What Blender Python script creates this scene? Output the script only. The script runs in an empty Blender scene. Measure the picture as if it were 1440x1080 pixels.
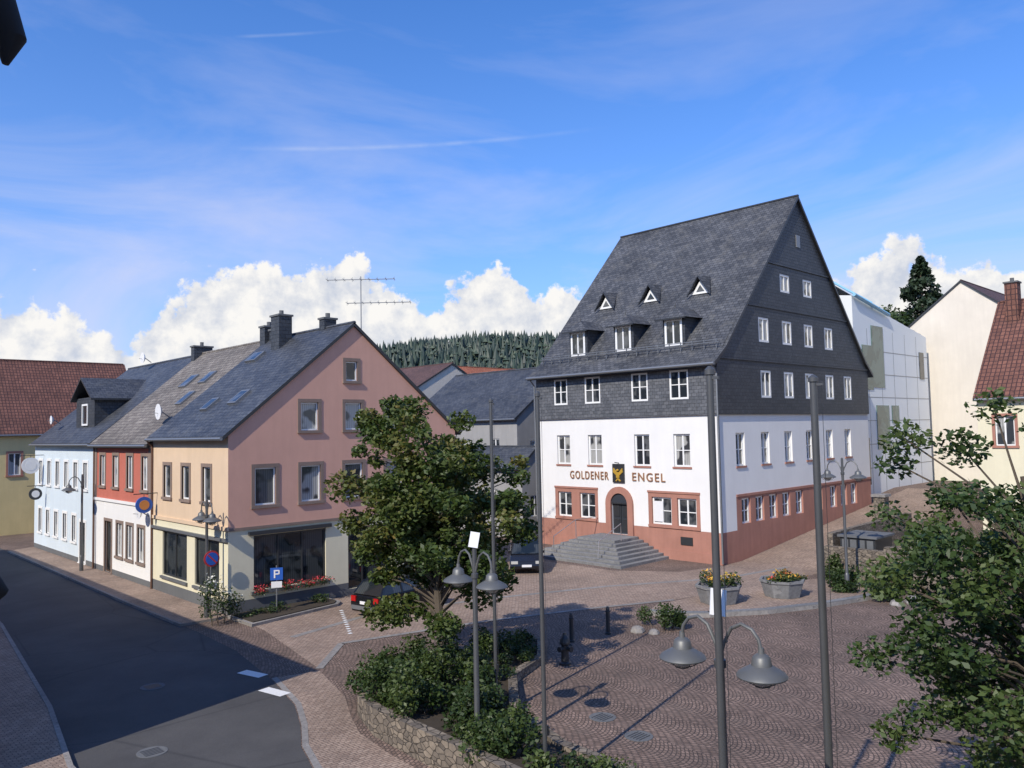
import bpy, bmesh, math, random
import numpy as np
from mathutils import Vector, Matrix
random.seed(7); np.random.seed(7)
scene=bpy.context.scene
COL=scene.collection
# ---------------------------------------------------------------- materials
def newmat(name):
    m=bpy.data.materials.new(name); m.use_nodes=True
    nt=m.node_tree; b=nt.nodes['Principled BSDF']
    return m,nt,b
def N(nt,t,**k):
    n=nt.nodes.new(t)
    for a,v in k.items(): setattr(n,a,v)
    return n
def L(nt,a,b): nt.links.new(a,b)
def mixc(nt,fac,c1,c2,blend='MIX'):
    n=N(nt,'ShaderNodeMix',data_type='RGBA',blend_type=blend)
    for i,v in ((0,fac),(6,c1),(7,c2)):
        if hasattr(v,'is_output'): L(nt,v,n.inputs[i])
        elif i==0: n.inputs[0].default_value=v
        else: n.inputs[i].default_value=(*v[:3],1)
    return n.outputs[2]
def ramp(nt,fac,stops,interp='LINEAR'):
    n=N(nt,'ShaderNodeValToRGB'); cr=n.color_ramp; cr.interpolation=interp
    while len(cr.elements)<len(stops): cr.elements.new(0.5)
    for e,(p,c) in zip(cr.elements,stops):
        e.position=p; e.color=(c,c,c,1) if isinstance(c,(int,float)) else (*c,1)
    L(nt,fac,n.inputs[0]); return n.outputs[0]
def noise(nt,vec,scale,detail=4,rough=.55,dist=0):
    n=N(nt,'ShaderNodeTexNoise'); n.inputs['Scale'].default_value=scale; n.inputs['Detail'].default_value=detail
    n.inputs['Roughness'].default_value=rough; n.inputs['Distortion'].default_value=dist
    if vec is not None: L(nt,vec,n.inputs['Vector'])
    return n.outputs[0]
def bump(nt,b,h,strength,dist=.02):
    n=N(nt,'ShaderNodeBump'); n.inputs['Strength'].default_value=strength; n.inputs['Distance'].default_value=dist
    L(nt,h,n.inputs['Height']); L(nt,n.outputs[0],b.inputs['Normal'])
def pos(nt): return N(nt,'ShaderNodeNewGeometry').outputs['Position']
def uvv(nt): return N(nt,'ShaderNodeUVMap').outputs[0]
def math_(nt,op,a,b=None,c=None,clamp=False):
    n=N(nt,'ShaderNodeMath',operation=op); n.use_clamp=clamp
    for i,v in enumerate((a,b,c)):
        if v is None: continue
        if hasattr(v,'is_output'): L(nt,v,n.inputs[i])
        else: n.inputs[i].default_value=v
    return n.outputs[0]
def sc(c,k): return tuple(min(1,x*k) for x in c[:3])

def plaster(name,c,var=.12,rough=.9,bs=.25):
    m,nt,b=newmat(name); p=pos(nt)
    a=noise(nt,p,.7,5,.65); a2=ramp(nt,a,[(.3,0),(.7,1)])
    mp=N(nt,'ShaderNodeMapping'); mp.inputs['Scale'].default_value=(3,3,.35); L(nt,p,mp.inputs[0])
    s=noise(nt,mp.outputs[0],1.0,4,.6); s2=ramp(nt,s,[(.35,0),(.75,1)])
    c1=mixc(nt,a2,sc(c,1-var),sc(c,1+var*.3)); c2=mixc(nt,math_(nt,'MULTIPLY',s2,.4),c1,sc(c,1-2.2*var))
    L(nt,c2,b.inputs['Base Color']); b.inputs['Roughness'].default_value=rough
    bump(nt,b,noise(nt,p,40,3),bs,.01); return m
def simple(name,c,rough=.5,metal=0,var=.1,scale=8):
    m,nt,b=newmat(name); a=noise(nt,pos(nt),scale,4)
    L(nt,mixc(nt,a,sc(c,1-var),sc(c,1+var)),b.inputs['Base Color'])
    b.inputs['Roughness'].default_value=rough; b.inputs['Metallic'].default_value=metal; return m
def bricky(name,c1,c2,mortar,bw,bh,ms=.01,rough=.7,bs=.5,big=.25,off=.5,stain=None,warp=0):
    m,nt,b=newmat(name); uv=uvv(nt); v=uv
    if warp:
        s=N(nt,'ShaderNodeSeparateXYZ'); L(nt,uv,s.inputs[0])
        w=math_(nt,'ABSOLUTE',math_(nt,'SINE',math_(nt,'MULTIPLY',s.outputs[0],math.pi/1.5)))
        y=math_(nt,'ADD',s.outputs[1],math_(nt,'MULTIPLY',w,warp))
        cb=N(nt,'ShaderNodeCombineXYZ'); L(nt,s.outputs[0],cb.inputs[0]); L(nt,y,cb.inputs[1]); v=cb.outputs[0]
    nv=N(nt,'ShaderNodeTexNoise'); nv.inputs['Scale'].default_value=3; L(nt,uv,nv.inputs['Vector'])
    vm=N(nt,'ShaderNodeVectorMath',operation='MULTIPLY_ADD'); L(nt,nv.outputs[1],vm.inputs[0]); vm.inputs[1].default_value=(bh*.3,bh*.3,0); L(nt,v,vm.inputs[2])
    br=N(nt,'ShaderNodeTexBrick'); br.offset=off; L(nt,vm.outputs[0],br.inputs['Vector'])
    br.inputs['Color1'].default_value=(*c1,1); br.inputs['Color2'].default_value=(*c2,1); br.inputs['Mortar'].default_value=(*mortar,1)
    br.inputs['Scale'].default_value=1; br.inputs['Mortar Size'].default_value=ms; br.inputs['Brick Width'].default_value=bw; br.inputs['Row Height'].default_value=bh
    br.inputs['Mortar Smooth'].default_value=.3; br.inputs['Bias'].default_value=0
    bign=noise(nt,uv,.35,6,.6)
    f=ramp(nt,bign,[(.3,1-big),(.7,1+big*.6)])
    col=mixc(nt,1.0,br.outputs[0],f,'MULTIPLY')
    fn=noise(nt,uv,6,4,.6); col=mixc(nt,1.0,col,ramp(nt,fn,[(.25,.72),(.75,1.22)]),'MULTIPLY')
    if stain: col=mixc(nt,math_(nt,'MULTIPLY',ramp(nt,noise(nt,uv,1.1,6,.7),[(.52,0),(.66,1)]),.55),col,stain)
    L(nt,col,b.inputs['Base Color']); b.inputs['Roughness'].default_value=rough
    inv=math_(nt,'ADD',math_(nt,'SUBTRACT',1,br.outputs[1]),math_(nt,'MULTIPLY',fn,.4))
    bump(nt,b,inv,bs,.015); return m
def stone(name,c1,c2,mortar,scale=3,bs=.8):
    m,nt,b=newmat(name); p=pos(nt)
    mp=N(nt,'ShaderNodeMapping'); mp.inputs['Scale'].default_value=(1,1,1.7); L(nt,p,mp.inputs[0])
    v=N(nt,'ShaderNodeTexVoronoi',feature='DISTANCE_TO_EDGE'); v.inputs['Scale'].default_value=scale; L(nt,mp.outputs[0],v.inputs['Vector'])
    v2=N(nt,'ShaderNodeTexVoronoi'); v2.inputs['Scale'].default_value=scale; L(nt,mp.outputs[0],v2.inputs['Vector'])
    s=N(nt,'ShaderNodeSeparateColor'); L(nt,v2.outputs[1],s.inputs[0])
    c=mixc(nt,s.outputs[0],c1,c2); c=mixc(nt,1.0,c,ramp(nt,noise(nt,p,9,5),[(.2,.6),(.8,1.3)]),'MULTIPLY')
    e=ramp(nt,v.outputs[0],[(.01,0),(.06,1)])
    L(nt,mixc(nt,e,mortar,c),b.inputs['Base Color']); b.inputs['Roughness'].default_value=.9
    bump(nt,b,e,bs,.04); return m
def glass(name,c=(.02,.025,.03),curt=(.35,.36,.36),amt=.3,lo=.45):
    m,nt,b=newmat(name); p=pos(nt)
    n=noise(nt,p,.9,2); 
    s=N(nt,'ShaderNodeSeparateXYZ'); L(nt,uvv(nt),s.inputs[0])
    fold=ramp(nt,math_(nt,'MULTIPLY_ADD',math_(nt,'SINE',math_(nt,'MULTIPLY',s.outputs[0],58)),.5,.5),[(0,.55),(1,1)])
    cc=mixc(nt,1.0,curt,fold,'MULTIPLY')
    L(nt,mixc(nt,math_(nt,'MULTIPLY',ramp(nt,n,[(lo,0),(lo+.06,1)]),amt),c,cc),b.inputs['Base Color'])
    b.inputs['Roughness'].default_value=.04; b.inputs['Specular IOR Level'].default_value=.7
    bump(nt,b,noise(nt,p,1.5,2),.04,.05); return m
def foliage(name,stops,trans=.3):
    m,nt,b=newmat(name); at=N(nt,'ShaderNodeAttribute',attribute_name='rnd')
    n=noise(nt,pos(nt),.9,2)
    f=math_(nt,'ADD',math_(nt,'MULTIPLY',at.outputs['Fac'],.65),math_(nt,'MULTIPLY',n,.35))
    col=ramp(nt,f,stops); L(nt,col,b.inputs['Base Color']); b.inputs['Roughness'].default_value=.55
    if trans<=0: return m
    tr=N(nt,'ShaderNodeBsdfTranslucent'); L(nt,mixc(nt,1.0,col,(1.0,1.1,.5),'MULTIPLY'),tr.inputs[0])
    mx=N(nt,'ShaderNodeMixShader'); mx.inputs[0].default_value=trans
    o=nt.nodes['Material Output']; L(nt,b.outputs[0],mx.inputs[1]); L(nt,tr.outputs[0],mx.inputs[2]); L(nt,mx.outputs[0],o.inputs[0]); return m
M={}
M['white']=plaster('white_render',(.76,.75,.725),.05)
M['white2']=plaster('offwhite_render',(.70,.69,.66),.08)
M['pink']=plaster('pink_render',(.66,.375,.28),.08)
M['beige']=plaster('beige_render',(.68,.51,.35),.08)
M['cream']=plaster('cream_render',(.72,.67,.49),.08)
M['red']=plaster('red_render',(.50,.145,.10),.1)
M['blue']=plaster('pale_blue_render',(.60,.675,.72),.06)
M['yellow']=plaster('yellow_render',(.68,.55,.27),.1)
M['cream2']=plaster('warm_white_render',(.70,.64,.54),.08)
M['greyw']=plaster('grey_render',(.33,.325,.32),.12)
M['sand']=plaster('red_sandstone',(.40,.19,.14),.18,.85,.5)
M['brownstone']=plaster('brown_stone_trim',(.25,.185,.15),.15)
M['plinth']=plaster('grey_plinth',(.13,.135,.14),.15)
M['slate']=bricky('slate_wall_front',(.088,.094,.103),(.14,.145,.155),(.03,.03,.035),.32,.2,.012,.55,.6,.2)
M['slateg']=bricky('slate_wall_shaded',(.034,.040,.049),(.055,.061,.071),(.012,.013,.017),.32,.2,.012,.5,.6,.2)  # front wall slate darkened, the gable's shade is put into the colour
M['slater']=bricky('slate_roof_weathered',(.050,.054,.062),(.105,.108,.116),(.022,.023,.027),.34,.24,.018,.6,.8,.4,stain=(.135,.13,.12))
M['slated']=bricky('slate_roof_dark',(.045,.049,.058),(.082,.087,.096),(.018,.02,.026),.34,.24,.016,.5,.7,.3,stain=(.10,.10,.095))
M['browngrey']=bricky('old_slate_roof',(.145,.125,.108),(.235,.21,.18),(.06,.05,.05),.34,.26,.018,.8,.8,.35,stain=(.09,.08,.07))
M['tile']=bricky('brown_tile_roof',(.14,.058,.04),(.22,.095,.065),(.05,.02,.02),.25,.33,.03,.75,1,.25,off=0)
M['tileo']=bricky('orange_tile_roof',(.42,.13,.06),(.5,.18,.09),(.1,.04,.03),.25,.33,.03,.75,1,.2,off=0)
M['tiled']=bricky('dark_tile_roof',(.10,.055,.045),(.15,.08,.065),(.04,.02,.02),.25,.33,.03,.75,1,.2,off=0)
M['cobble']=bricky('plaza_setts',(.175,.118,.09),(.29,.20,.155),(.075,.055,.045),.13,.12,.016,.85,.9,.35,stain=(.135,.10,.08),warp=.42)
M['cobble2']=bricky('light_setts',(.30,.212,.16),(.41,.305,.235),(.15,.11,.085),.2,.1,.012,.85,.6,.28,stain=(.21,.155,.12))
M['kerb']=bricky('kerb_stone',(.22,.205,.19),(.29,.27,.25),(.1,.1,.1),1.0,5,.012,.85,.3,.2)
M['steps']=bricky('step_stone',(.17,.172,.175),(.23,.228,.225),(.08,.08,.08),1.3,5,.01,.8,.3,.2)
M['stone']=stone('rubble_stone',(.12,.10,.08),(.25,.205,.155),(.055,.045,.035),4.2)
M['glass']=glass('window_glass',lo=.5); M['glassc']=glass('window_glass_curtain',(.04,.045,.05),(.55,.55,.52),.8,lo=.42)
M['shopglass']=glass('shop_glass',(.012,.016,.018),(.10,.11,.11),.5)
M['frame']=simple('white_frame',(.78,.78,.76),.45,0,.04)
M['brownframe']=simple('brown_frame',(.10,.06,.04),.5)
M['dark']=simple('dark_paint',(.03,.032,.035),.4)
M['black']=simple('weathered_black_metal',(.008,.008,.009),.8)
M['door']=simple('door_paint',(.035,.04,.05),.45)
M['pole']=simple('grey_painted_metal',(.11,.113,.115),.42,.5,.15,3)
M['lampm']=simple('lamp_metal',(.14,.143,.14),.5,.4,.15,5)
M['lampglass']=simple('lamp_glass',(.45,.45,.42),.2)
M['alu']=simple('aluminium',(.5,.5,.52),.35,.8)
M['zinc']=simple('zinc',(.25,.26,.27),.45,.6)
M['brownpipe']=simple('copper_pipe',(.16,.09,.06),.5,.3)
M['text']=simple('bronze_letter',(.30,.15,.08),.5,.1)
M['gold']=simple('gold_leaf',(.75,.48,.08),.35,.5)
M['signred']=simple('sign_red',(.5,.03,.03),.5); M['signblue']=simple('sign_blue',(.02,.10,.42),.45)
M['signwhite']=simple('sign_white',(.72,.72,.72),.45,0,0.05); M['orange']=simple('orange_paint',(.55,.22,.06),.5)
M['paint']=simple('road_paint',(.72,.72,.70),.7,0,.2,20)
M['bark']=plaster('bark',(.12,.095,.07),.35,.95,1)
M['soil']=plaster('soil',(.06,.045,.03),.35,.95,1)
M['rubber']=simple('rubber',(.02,.02,.02),.8)
M['redlens']=simple('red_lens',(.4,.01,.01),.2)
M['carblack']=simple('car_paint_black',(.012,.013,.016),.18,.3,.05)
M['carred']=simple('car_paint_dark',(.02,.02,.024),.18,.3,.05)
M['panel']=simple('white_panel',(.74,.77,.77),.4,0,.06,.5)
M['greenglass']=glass('green_glass',(.045,.10,.085),(.14,.25,.21),.6)
M['bluetrim']=simple('blue_trim',(.25,.5,.65),.4)
M['leaf']=foliage('tree_leaves',[(.15,(.020,.038,.007)),(.42,(.050,.084,.014)),(.66,(.10,.12,.026)),(.9,(.19,.13,.035))],.25)
M['leaf2']=foliage('near_tree_leaves',[(.15,(.018,.038,.010)),(.5,(.045,.082,.018)),(.85,(.11,.145,.042))],.25)
M['hedge']=foliage('hedge_leaves',[(.15,(.012,.026,.006)),(.5,(.032,.060,.012)),(.85,(.085,.115,.025))],.2)
M['conifer']=foliage('conifer_needles',[(.15,(.008,.018,.010)),(.5,(.018,.036,.016)),(.9,(.045,.07,.03))],0)
M['forest']=foliage('hazy_forest_canopy',[(.15,(.012,.026,.024)),(.5,(.026,.048,.034)),(.9,(.065,.09,.05))],0)  # aerial haze painted in: conifer colours lifted and shifted to blue
M['flowers']=foliage('flower_petals',[(.2,(.6,.05,.06)),(.5,(.7,.35,.05)),(.8,(.75,.6,.1))],.2)
M['redfl']=foliage('red_petals',[(.2,(.45,.02,.03)),(.8,(.6,.08,.1))],.2)
M['whitefl']=foliage('white_petals',[(.2,(.6,.6,.55)),(.8,(.8,.78,.7))],.2)
def asphalt():
    m,nt,b=newmat('asphalt'); p=pos(nt)
    a=noise(nt,p,.25,6,.65); f=noise(nt,p,60,3)
    c=mixc(nt,ramp(nt,a,[(.35,0),(.65,1)]),(.048,.047,.047),(.080,.077,.075)); c=mixc(nt,1.0,c,ramp(nt,f,[(.3,.7),(.7,1.35)]),'MULTIPLY')
    v=N(nt,'ShaderNodeTexVoronoi',feature='DISTANCE_TO_EDGE'); v.inputs['Scale'].default_value=.16; L(nt,p,v.inputs['Vector'])
    c=mixc(nt,math_(nt,'MULTIPLY',ramp(nt,v.outputs[0],[(.0,1),(.006,0)]),.55),c,(.025,.025,.026))
    L(nt,c,b.inputs['Base Color']); b.inputs['Roughness'].default_value=.85; bump(nt,b,f,.4,.008); return m
M['asphalt']=asphalt()
def groundm():
    m,nt,b=newmat('ground_grass'); p=pos(nt); a=noise(nt,p,.05,6,.6)
    L(nt,mixc(nt,ramp(nt,a,[(.4,0),(.6,1)]),(.05,.08,.025),(.13,.11,.06)),b.inputs['Base Color']); b.inputs['Roughness'].default_value=.95; return m
M['grass']=groundm()
# ---------------------------------------------------------------- mesh builder
class MB:
    def __init__(s): s.v=[]; s.f=[]; s.mi=[]; s.mats=[]
    def m(s,k):
        if k not in s.mats: s.mats.append(k)
        return s.mats.index(k)
    def poly(s,pts,mat):
        i=len(s.v); s.v+= [tuple(p) for p in pts]; s.f.append(tuple(range(i,i+len(pts)))); s.mi.append(s.m(mat))
    def hexa(s,c,mat):
        i=len(s.v); s.v+=[tuple(p) for p in c]; k=s.m(mat)
        for q in ((0,1,2,3),(7,6,5,4),(0,4,5,1),(1,5,6,2),(2,6,7,3),(3,7,4,0)): s.f.append(tuple(i+j for j in q)); s.mi.append(k)
    def box(s,p0,p1,mat):
        (x0,y0,z0),(x1,y1,z1)=p0,p1
        s.hexa([(x0,y0,z0),(x1,y0,z0),(x1,y1,z0),(x0,y1,z0),(x0,y0,z1),(x1,y0,z1),(x1,y1,z1),(x0,y1,z1)],mat)
    def fbox(s,F,a0,a1,z0,z1,d0,d1,mat):
        s.hexa([F(a0,z0,d0),F(a1,z0,d0),F(a1,z0,d1),F(a0,z0,d1),F(a0,z1,d0),F(a1,z1,d0),F(a1,z1,d1),F(a0,z1,d1)],mat)
    def prism(s,pts,z0,z1,mat,side=None):
        n=len(pts); s.poly([(x,y,z1) for x,y in pts],mat); s.poly([(x,y,z0) for x,y in pts][::-1],side or mat)
        for i in range(n):
            a=pts[i]; b=pts[(i+1)%n]; s.poly([(a[0],a[1],z0),(b[0],b[1],z0),(b[0],b[1],z1),(a[0],a[1],z1)],side or mat)
    def tube(s,pts,rs,mat,n=8,cap=True):
        pts=[Vector(p) for p in pts]; k=s.m(mat); base=len(s.v)
        if not isinstance(rs,(list,tuple)): rs=[rs]*len(pts)
        ref=None
        for i,p in enumerate(pts):
            t=(pts[min(i+1,len(pts)-1)]-pts[max(i-1,0)]).normalized()
            if ref is None: ref=Vector((1,0,0)) if abs(t.x)<.8 else Vector((0,1,0))
            a=(ref-t*ref.dot(t)).normalized(); ref=a; b=t.cross(a)
            for j in range(n):
                w=2*math.pi*j/n; s.v.append(tuple(p+(a*math.cos(w)+b*math.sin(w))*rs[i]))
        for i in range(len(pts)-1):
            for j in range(n):
                s.f.append((base+i*n+j,base+i*n+(j+1)%n,base+(i+1)*n+(j+1)%n,base+(i+1)*n+j)); s.mi.append(k)
        if cap:
            s.f.append(tuple(base+j for j in range(n))[::-1]); s.mi.append(k)
            e=base+(len(pts)-1)*n; s.f.append(tuple(e+j for j in range(n))); s.mi.append(k)
    def lathe(s,c,prof,mat,n=20,axis='z'):
        k=s.m(mat); base=len(s.v)
        for r,z in prof:
            for j in range(n):
                w=2*math.pi*j/n; a,b=r*math.cos(w),r*math.sin(w)
                q=(a,b,z) if axis=='z' else ((a,z,b) if axis=='y' else (z,a,b))
                s.v.append((c[0]+q[0],c[1]+q[1],c[2]+q[2]))
        for i in range(len(prof)-1):
            for j in range(n):
                s.f.append((base+i*n+j,base+i*n+(j+1)%n,base+(i+1)*n+(j+1)%n,base+(i+1)*n+j)); s.mi.append(k)
        for i in (0,len(prof)-1):
            if prof[i][0]>1e-3: s.f.append(tuple(base+i*n+j for j in range(n))); s.mi.append(k)
    def obj(s,name,parent=None,smooth=False,bevel=0,recalc=True):
        me=bpy.data.meshes.new(name); me.from_pydata(s.v,[],s.f)
        for k in s.mats: me.materials.append(M[k])
        me.polygons.foreach_set('material_index',s.mi)
        if recalc:
            bm=bmesh.new(); bm.from_mesh(me); bmesh.ops.recalc_face_normals(bm,faces=bm.faces[:]); bm.to_mesh(me); bm.free()
        uvl=me.uv_layers.new(name='UVMap'); Z=Vector((0,0,1))
        for p in me.polygons:
            n=p.normal
            if abs(n.z)>.985: U=Vector((1,0,0)); V=Vector((0,1,0))
            else:
                U=Z.cross(n).normalized(); V=n.cross(U)
                if abs(U.x)>abs(U.y): U=U if U.x>0 else -U
                else: U=U if U.y>0 else -U
            for li in p.loop_indices:
                co=me.vertices[me.loops[li].vertex_index].co; uvl.data[li].uv=(co.dot(U),co.dot(V))
        if smooth:
            me.polygons.foreach_set('use_smooth',[True]*len(me.polygons))
            try: me.set_sharp_from_angle(angle=math.radians(35))
            except Exception: pass
        me.update()
        o=bpy.data.objects.new(name,me); COL.objects.link(o)
        if parent: o.parent=parent
        if bevel:
            b=o.modifiers.new('bevel','BEVEL'); b.width=bevel; b.segments=2; b.limit_method='ANGLE'; b.angle_limit=math.radians(40)
        return o
def grp(name):
    o=bpy.data.objects.new(name,None); o.empty_display_size=.5; COL.objects.link(o); return o
def facade(mb,F,poly,holes,matfn,cuta=(),cutz=(),depth=.16,reveal=None):
    bm=bmesh.new(); vs=[bm.verts.new((a,z,0)) for a,z in poly]; bm.faces.new(vs)
    As=set(cuta); Zs=set(cutz)
    for h in holes: As|={h[0],h[1]}; Zs|={h[2],h[3]}
    for a in As: bmesh.ops.bisect_plane(bm,geom=bm.verts[:]+bm.edges[:]+bm.faces[:],plane_co=(a,0,0),plane_no=(1,0,0),dist=1e-5)
    for z in Zs: bmesh.ops.bisect_plane(bm,geom=bm.verts[:]+bm.edges[:]+bm.faces[:],plane_co=(0,z,0),plane_no=(0,1,0),dist=1e-5)
    for f in bm.faces:
        c=f.calc_center_median()
        if any(h[0]<c.x<h[1] and h[2]<c.y<h[3] for h in holes): continue
        mb.poly([F(v.co.x,v.co.y,0) for v in f.verts],matfn(c.x,c.y) if callable(matfn) else matfn)
    bm.free()
    for a0,a1,z0,z1 in [h[:4] for h in holes]:
        r=reveal or (matfn((a0+a1)/2,z1+.05) if callable(matfn) else matfn)
        for q in (((a0,z0),(a1,z0)),((a1,z0),(a1,z1)),((a1,z1),(a0,z1)),((a0,z1),(a0,z0))):
            (pa,pz),(qa,qz)=q; mb.poly([F(pa,pz,0),F(qa,qz,0),F(qa,qz,-depth),F(pa,pz,-depth)],r)
def win(mb,F,a0,a1,z0,z1,d,cols=2,rows=2,fr=.07,fm='frame',gm='glass',mt=.035):
    mb.poly([F(a0,z0,d),F(a1,z0,d),F(a1,z1,d),F(a0,z1,d)],gm)
    e=.004; t=.055
    mb.fbox(F,a0+e,a0+fr,z0+e,z1-e,d+.003,d+t,fm); mb.fbox(F,a1-fr,a1-e,z0+e,z1-e,d+.003,d+t,fm)
    mb.fbox(F,a0+fr,a1-fr,z0+e,z0+fr,d+.003,d+t,fm); mb.fbox(F,a0+fr,a1-fr,z1-fr,z1-e,d+.003,d+t,fm)
    for i in range(1,cols):
        a=a0+(a1-a0)*i/cols; w=mt*(1.3 if i*2==cols else .8); mb.fbox(F,a-w,a+w,z0+fr,z1-fr,d+.003,d+t-.008,fm)
    for j in range(1,rows):
        z=z0+(z1-z0)*j/rows; mb.fbox(F,a0+fr,a1-fr,z-mt*.7,z+mt*.7,d+.003,d+t-.016,fm)
def surround(mb,F,a0,a1,z0,z1,w,mat,proud=.03,sill=True):
    mb.fbox(F,a0-w,a0,z0,z1,-.05,proud,mat); mb.fbox(F,a1,a1+w,z0,z1,-.05,proud,mat)
    mb.fbox(F,a0-w,a1+w,z1,z1+w,-.05,proud+.003,mat); mb.fbox(F,a0-w-.03,a1+w+.03,z0-w*.8,z0,-.05,proud+(.06 if sill else .003),mat)
def FX(X): return lambda a,z,d:(X-d,a,z)
def FY(Y): return lambda a,z,d:(a,Y-d,z)
def roofprof(mb,prof,y0,y1,th,mat,edge,axis='y'):
    n=len(prof)
    T=(lambda a,b,z:(a,b,z)) if axis=='y' else (lambda a,b,z:(b,a,z))
    for i in range(n-1):
        (xa,za),(xb,zb)=prof[i],prof[i+1]
        mb.poly([T(xa,y0,za),T(xb,y0,zb),T(xb,y1,zb),T(xa,y1,za)],mat)
        mb.poly([T(xa,y0,za-th),T(xb,y0,zb-th),T(xb,y1,zb-th),T(xa,y1,za-th)],edge)
        for y in (y0,y1): mb.poly([T(xa,y,za-th),T(xb,y,zb-th),T(xb,y,zb),T(xa,y,za)],edge)
    for i in (0,n-1):
        x,z=prof[i]; mb.poly([T(x,y0,z-th),T(x,y1,z-th),T(x,y1,z),T(x,y0,z)],edge)
def chimney(mb,x,y,z0,z1,w=.7,d=.5,mat='slateg'):
    mb.box((x-w/2,y-d/2,z0),(x+w/2,y+d/2,z1),mat); mb.box((x-w/2-.06,y-d/2-.06,z1+.002),(x+w/2+.06,y+d/2+.06,z1+.1),'plinth')
    mb.tube([(x,y,z1+.1),(x,y,z1+.35)],.12,'plinth',8)
# ---------------------------------------------------------------- terrain
def h(x,y):
    z=.1*min(max(x-41,0),25)
    fw=.692*x+.722*y; rt=.722*x-.692*y
    if fw>200:
        z+=63*math.exp(-((rt+15)/240)**2)*math.exp(-((fw-590)/110)**2)+20*math.exp(-((rt-260)/160)**2)*math.exp(-((fw-560)/110)**2)+17*math.exp(-((rt+430)/200)**2)*math.exp(-((fw-600)/110)**2)
    return z
def sheet(name,xs,ys,off,mat,inside=None):
    mb=MB()
    for i in range(len(xs)-1):
        for j in range(len(ys)-1):
            q=[(xs[i],ys[j]),(xs[i+1],ys[j]),(xs[i+1],ys[j+1]),(xs[i],ys[j+1])]
            mb.poly([(x,y,h(x,y)+off) for x,y in q],mat)
    return mb.obj(name,recalc=False)
gx=[-1500,-800,-400,-200,-100,-50,0,41,66,90,130]+list(range(170,1000,30))+[1100,1500,2200]
gy=[-1500,-800,-400,-200,-100,-50,0,40,90,130]+list(range(170,1000,30))+[1100,1500,2200]
sheet('ground',gx,gy,-.01,'grass')
sheet('plaza_paving',[4,20,41,66,75],[-30,0,24,44,70,95],0,'cobble')
mb=MB()
mb.poly([(x,y,.004) for x,y in [(5.9,-30),(9.3,-30),(9.1,13),(9.5,16.5),(10.1,18.3),(10.8,19.6),(11.5,21.2),(12.2,24),(12.9,28),(13.1,32),(13.0,40),(13.3,64),(13.6,74.5),(-40,74.5),(-40,67),(4,67),(8.7,60),(7.9,39),(6.5,26),(5.7,21),(5.5,10)]],'asphalt')
mb.obj('asphalt_road',recalc=False)
mb=MB(); outer=[(9.15,8),(9.15,13),(9.55,16.5),(10.15,18.3),(10.85,19.6),(11.55,21.2),(12.25,24)]; inner=[(11.2,8),(11.2,13),(11.35,16.3),(11.6,18),(12.1,19.2),(12.9,20.8),(13.7,23.6)]
for i in range(6):
    mb.poly([(*outer[i],.008),(*inner[i],.008),(*inner[i+1],.008),(*outer[i+1],.008)],'cobble2')
    a,b=outer[i],outer[i+1]; mb.poly([(a[0]-.02,a[1],.013),(a[0]+.16,a[1],.013),(b[0]+.16,b[1],.013),(b[0]-.02,b[1],.013)],'kerb')
mb.obj('corner_footpath',recalc=False)
mb=MB(); mb.prism([(13.05,33.2),(15,33.2),(15,65),(13.35,64),(13.05,40)],-.05,.1,'cobble2','kerb')
for a,b in (((12.93,33.2),(12.93,40)),((12.93,40),(13.23,64))):
    mb.prism([a,(a[0]+.12,a[1]),(b[0]+.12,b[1]),b],-.05,.112,'kerb')
mb.obj('east_pavement')
mb=MB(); L_=[(5.4,-30),(5.4,10),(5.6,21),(6.4,26),(7.8,39),(8.6,60),(3.8,67),(-40,67)]
mb.prism(L_+[(-40,-30)],-.05,.1,'cobble2','kerb')
for a,b in zip(L_[:-2],L_[1:-1]): mb.prism([a,(a[0]+.13,a[1]),(b[0]+.13,b[1]),b],-.05,.113,'kerb')
mb.obj('west_pavement')
mb=MB()
mb.poly([(x,y,.004) for x,y in [(13.8,23.8),(16,26),(22,24.5),(26,23),(30,21.2),(38,19.5),(41,19.3),(41,24.25),(39,24.2),(36,25),(34,28),(33.6,45),(29,45),(28,33.2),(15.2,33.2),(15,30)]],'cobble2')
mb.poly([(41,19.3,.004),(66,19.3,2.504),(66,24.25,2.504),(41,24.25,.004)],'cobble2')
mb.obj('light_sett_lane',recalc=False)
mb=MB()
def strip(pts,w,mat,z=.011):
    for a,b in zip(pts[:-1],pts[1:]):
        a=Vector(a);b=Vector(b);t=(b-a).normalized();n=Vector((-t.y,t.x))*w/2
        mb.poly([(*(a-n),z),(*(b-n),z),(*(b+n),z),(*(a+n),z)],mat)
strip([(15.2,28.2),(19.5,29.2),(25,27.6),(30.5,25.4),(36,22.2),(40.8,21.4)],.3,'kerb'); strip([(13.8,23.8),(16,26),(22,24.5),(26,23),(30,21.2)],.25,'kerb',.015)
mb.obj('drainage_channel',recalc=False)
mb=MB()
for p,q in (((11.9,25.4),(12.15,24.4)),((11.55,23.2),(11.75,22.2))):
    d=(Vector(q)-Vector(p)).normalized(); n=Vector((-d.y,d.x))*.2
    mb.poly([(p[0]-n.x,p[1]-n.y,.016),(q[0]-n.x,q[1]-n.y,.016),(q[0]+n.x,q[1]+n.y,.016),(p[0]+n.x,p[1]+n.y,.016)],'paint')
for i in range(12):
    t=i/11; x=18.9-1.9*t; y=30.7-3.7*t
    mb.poly([(x-.08,y-.08,.018),(x+.08,y-.08,.018),(x+.08,y+.08,.018),(x-.08,y+.08,.018)],'paint')
mb.obj('road_markings',recalc=False)
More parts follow.
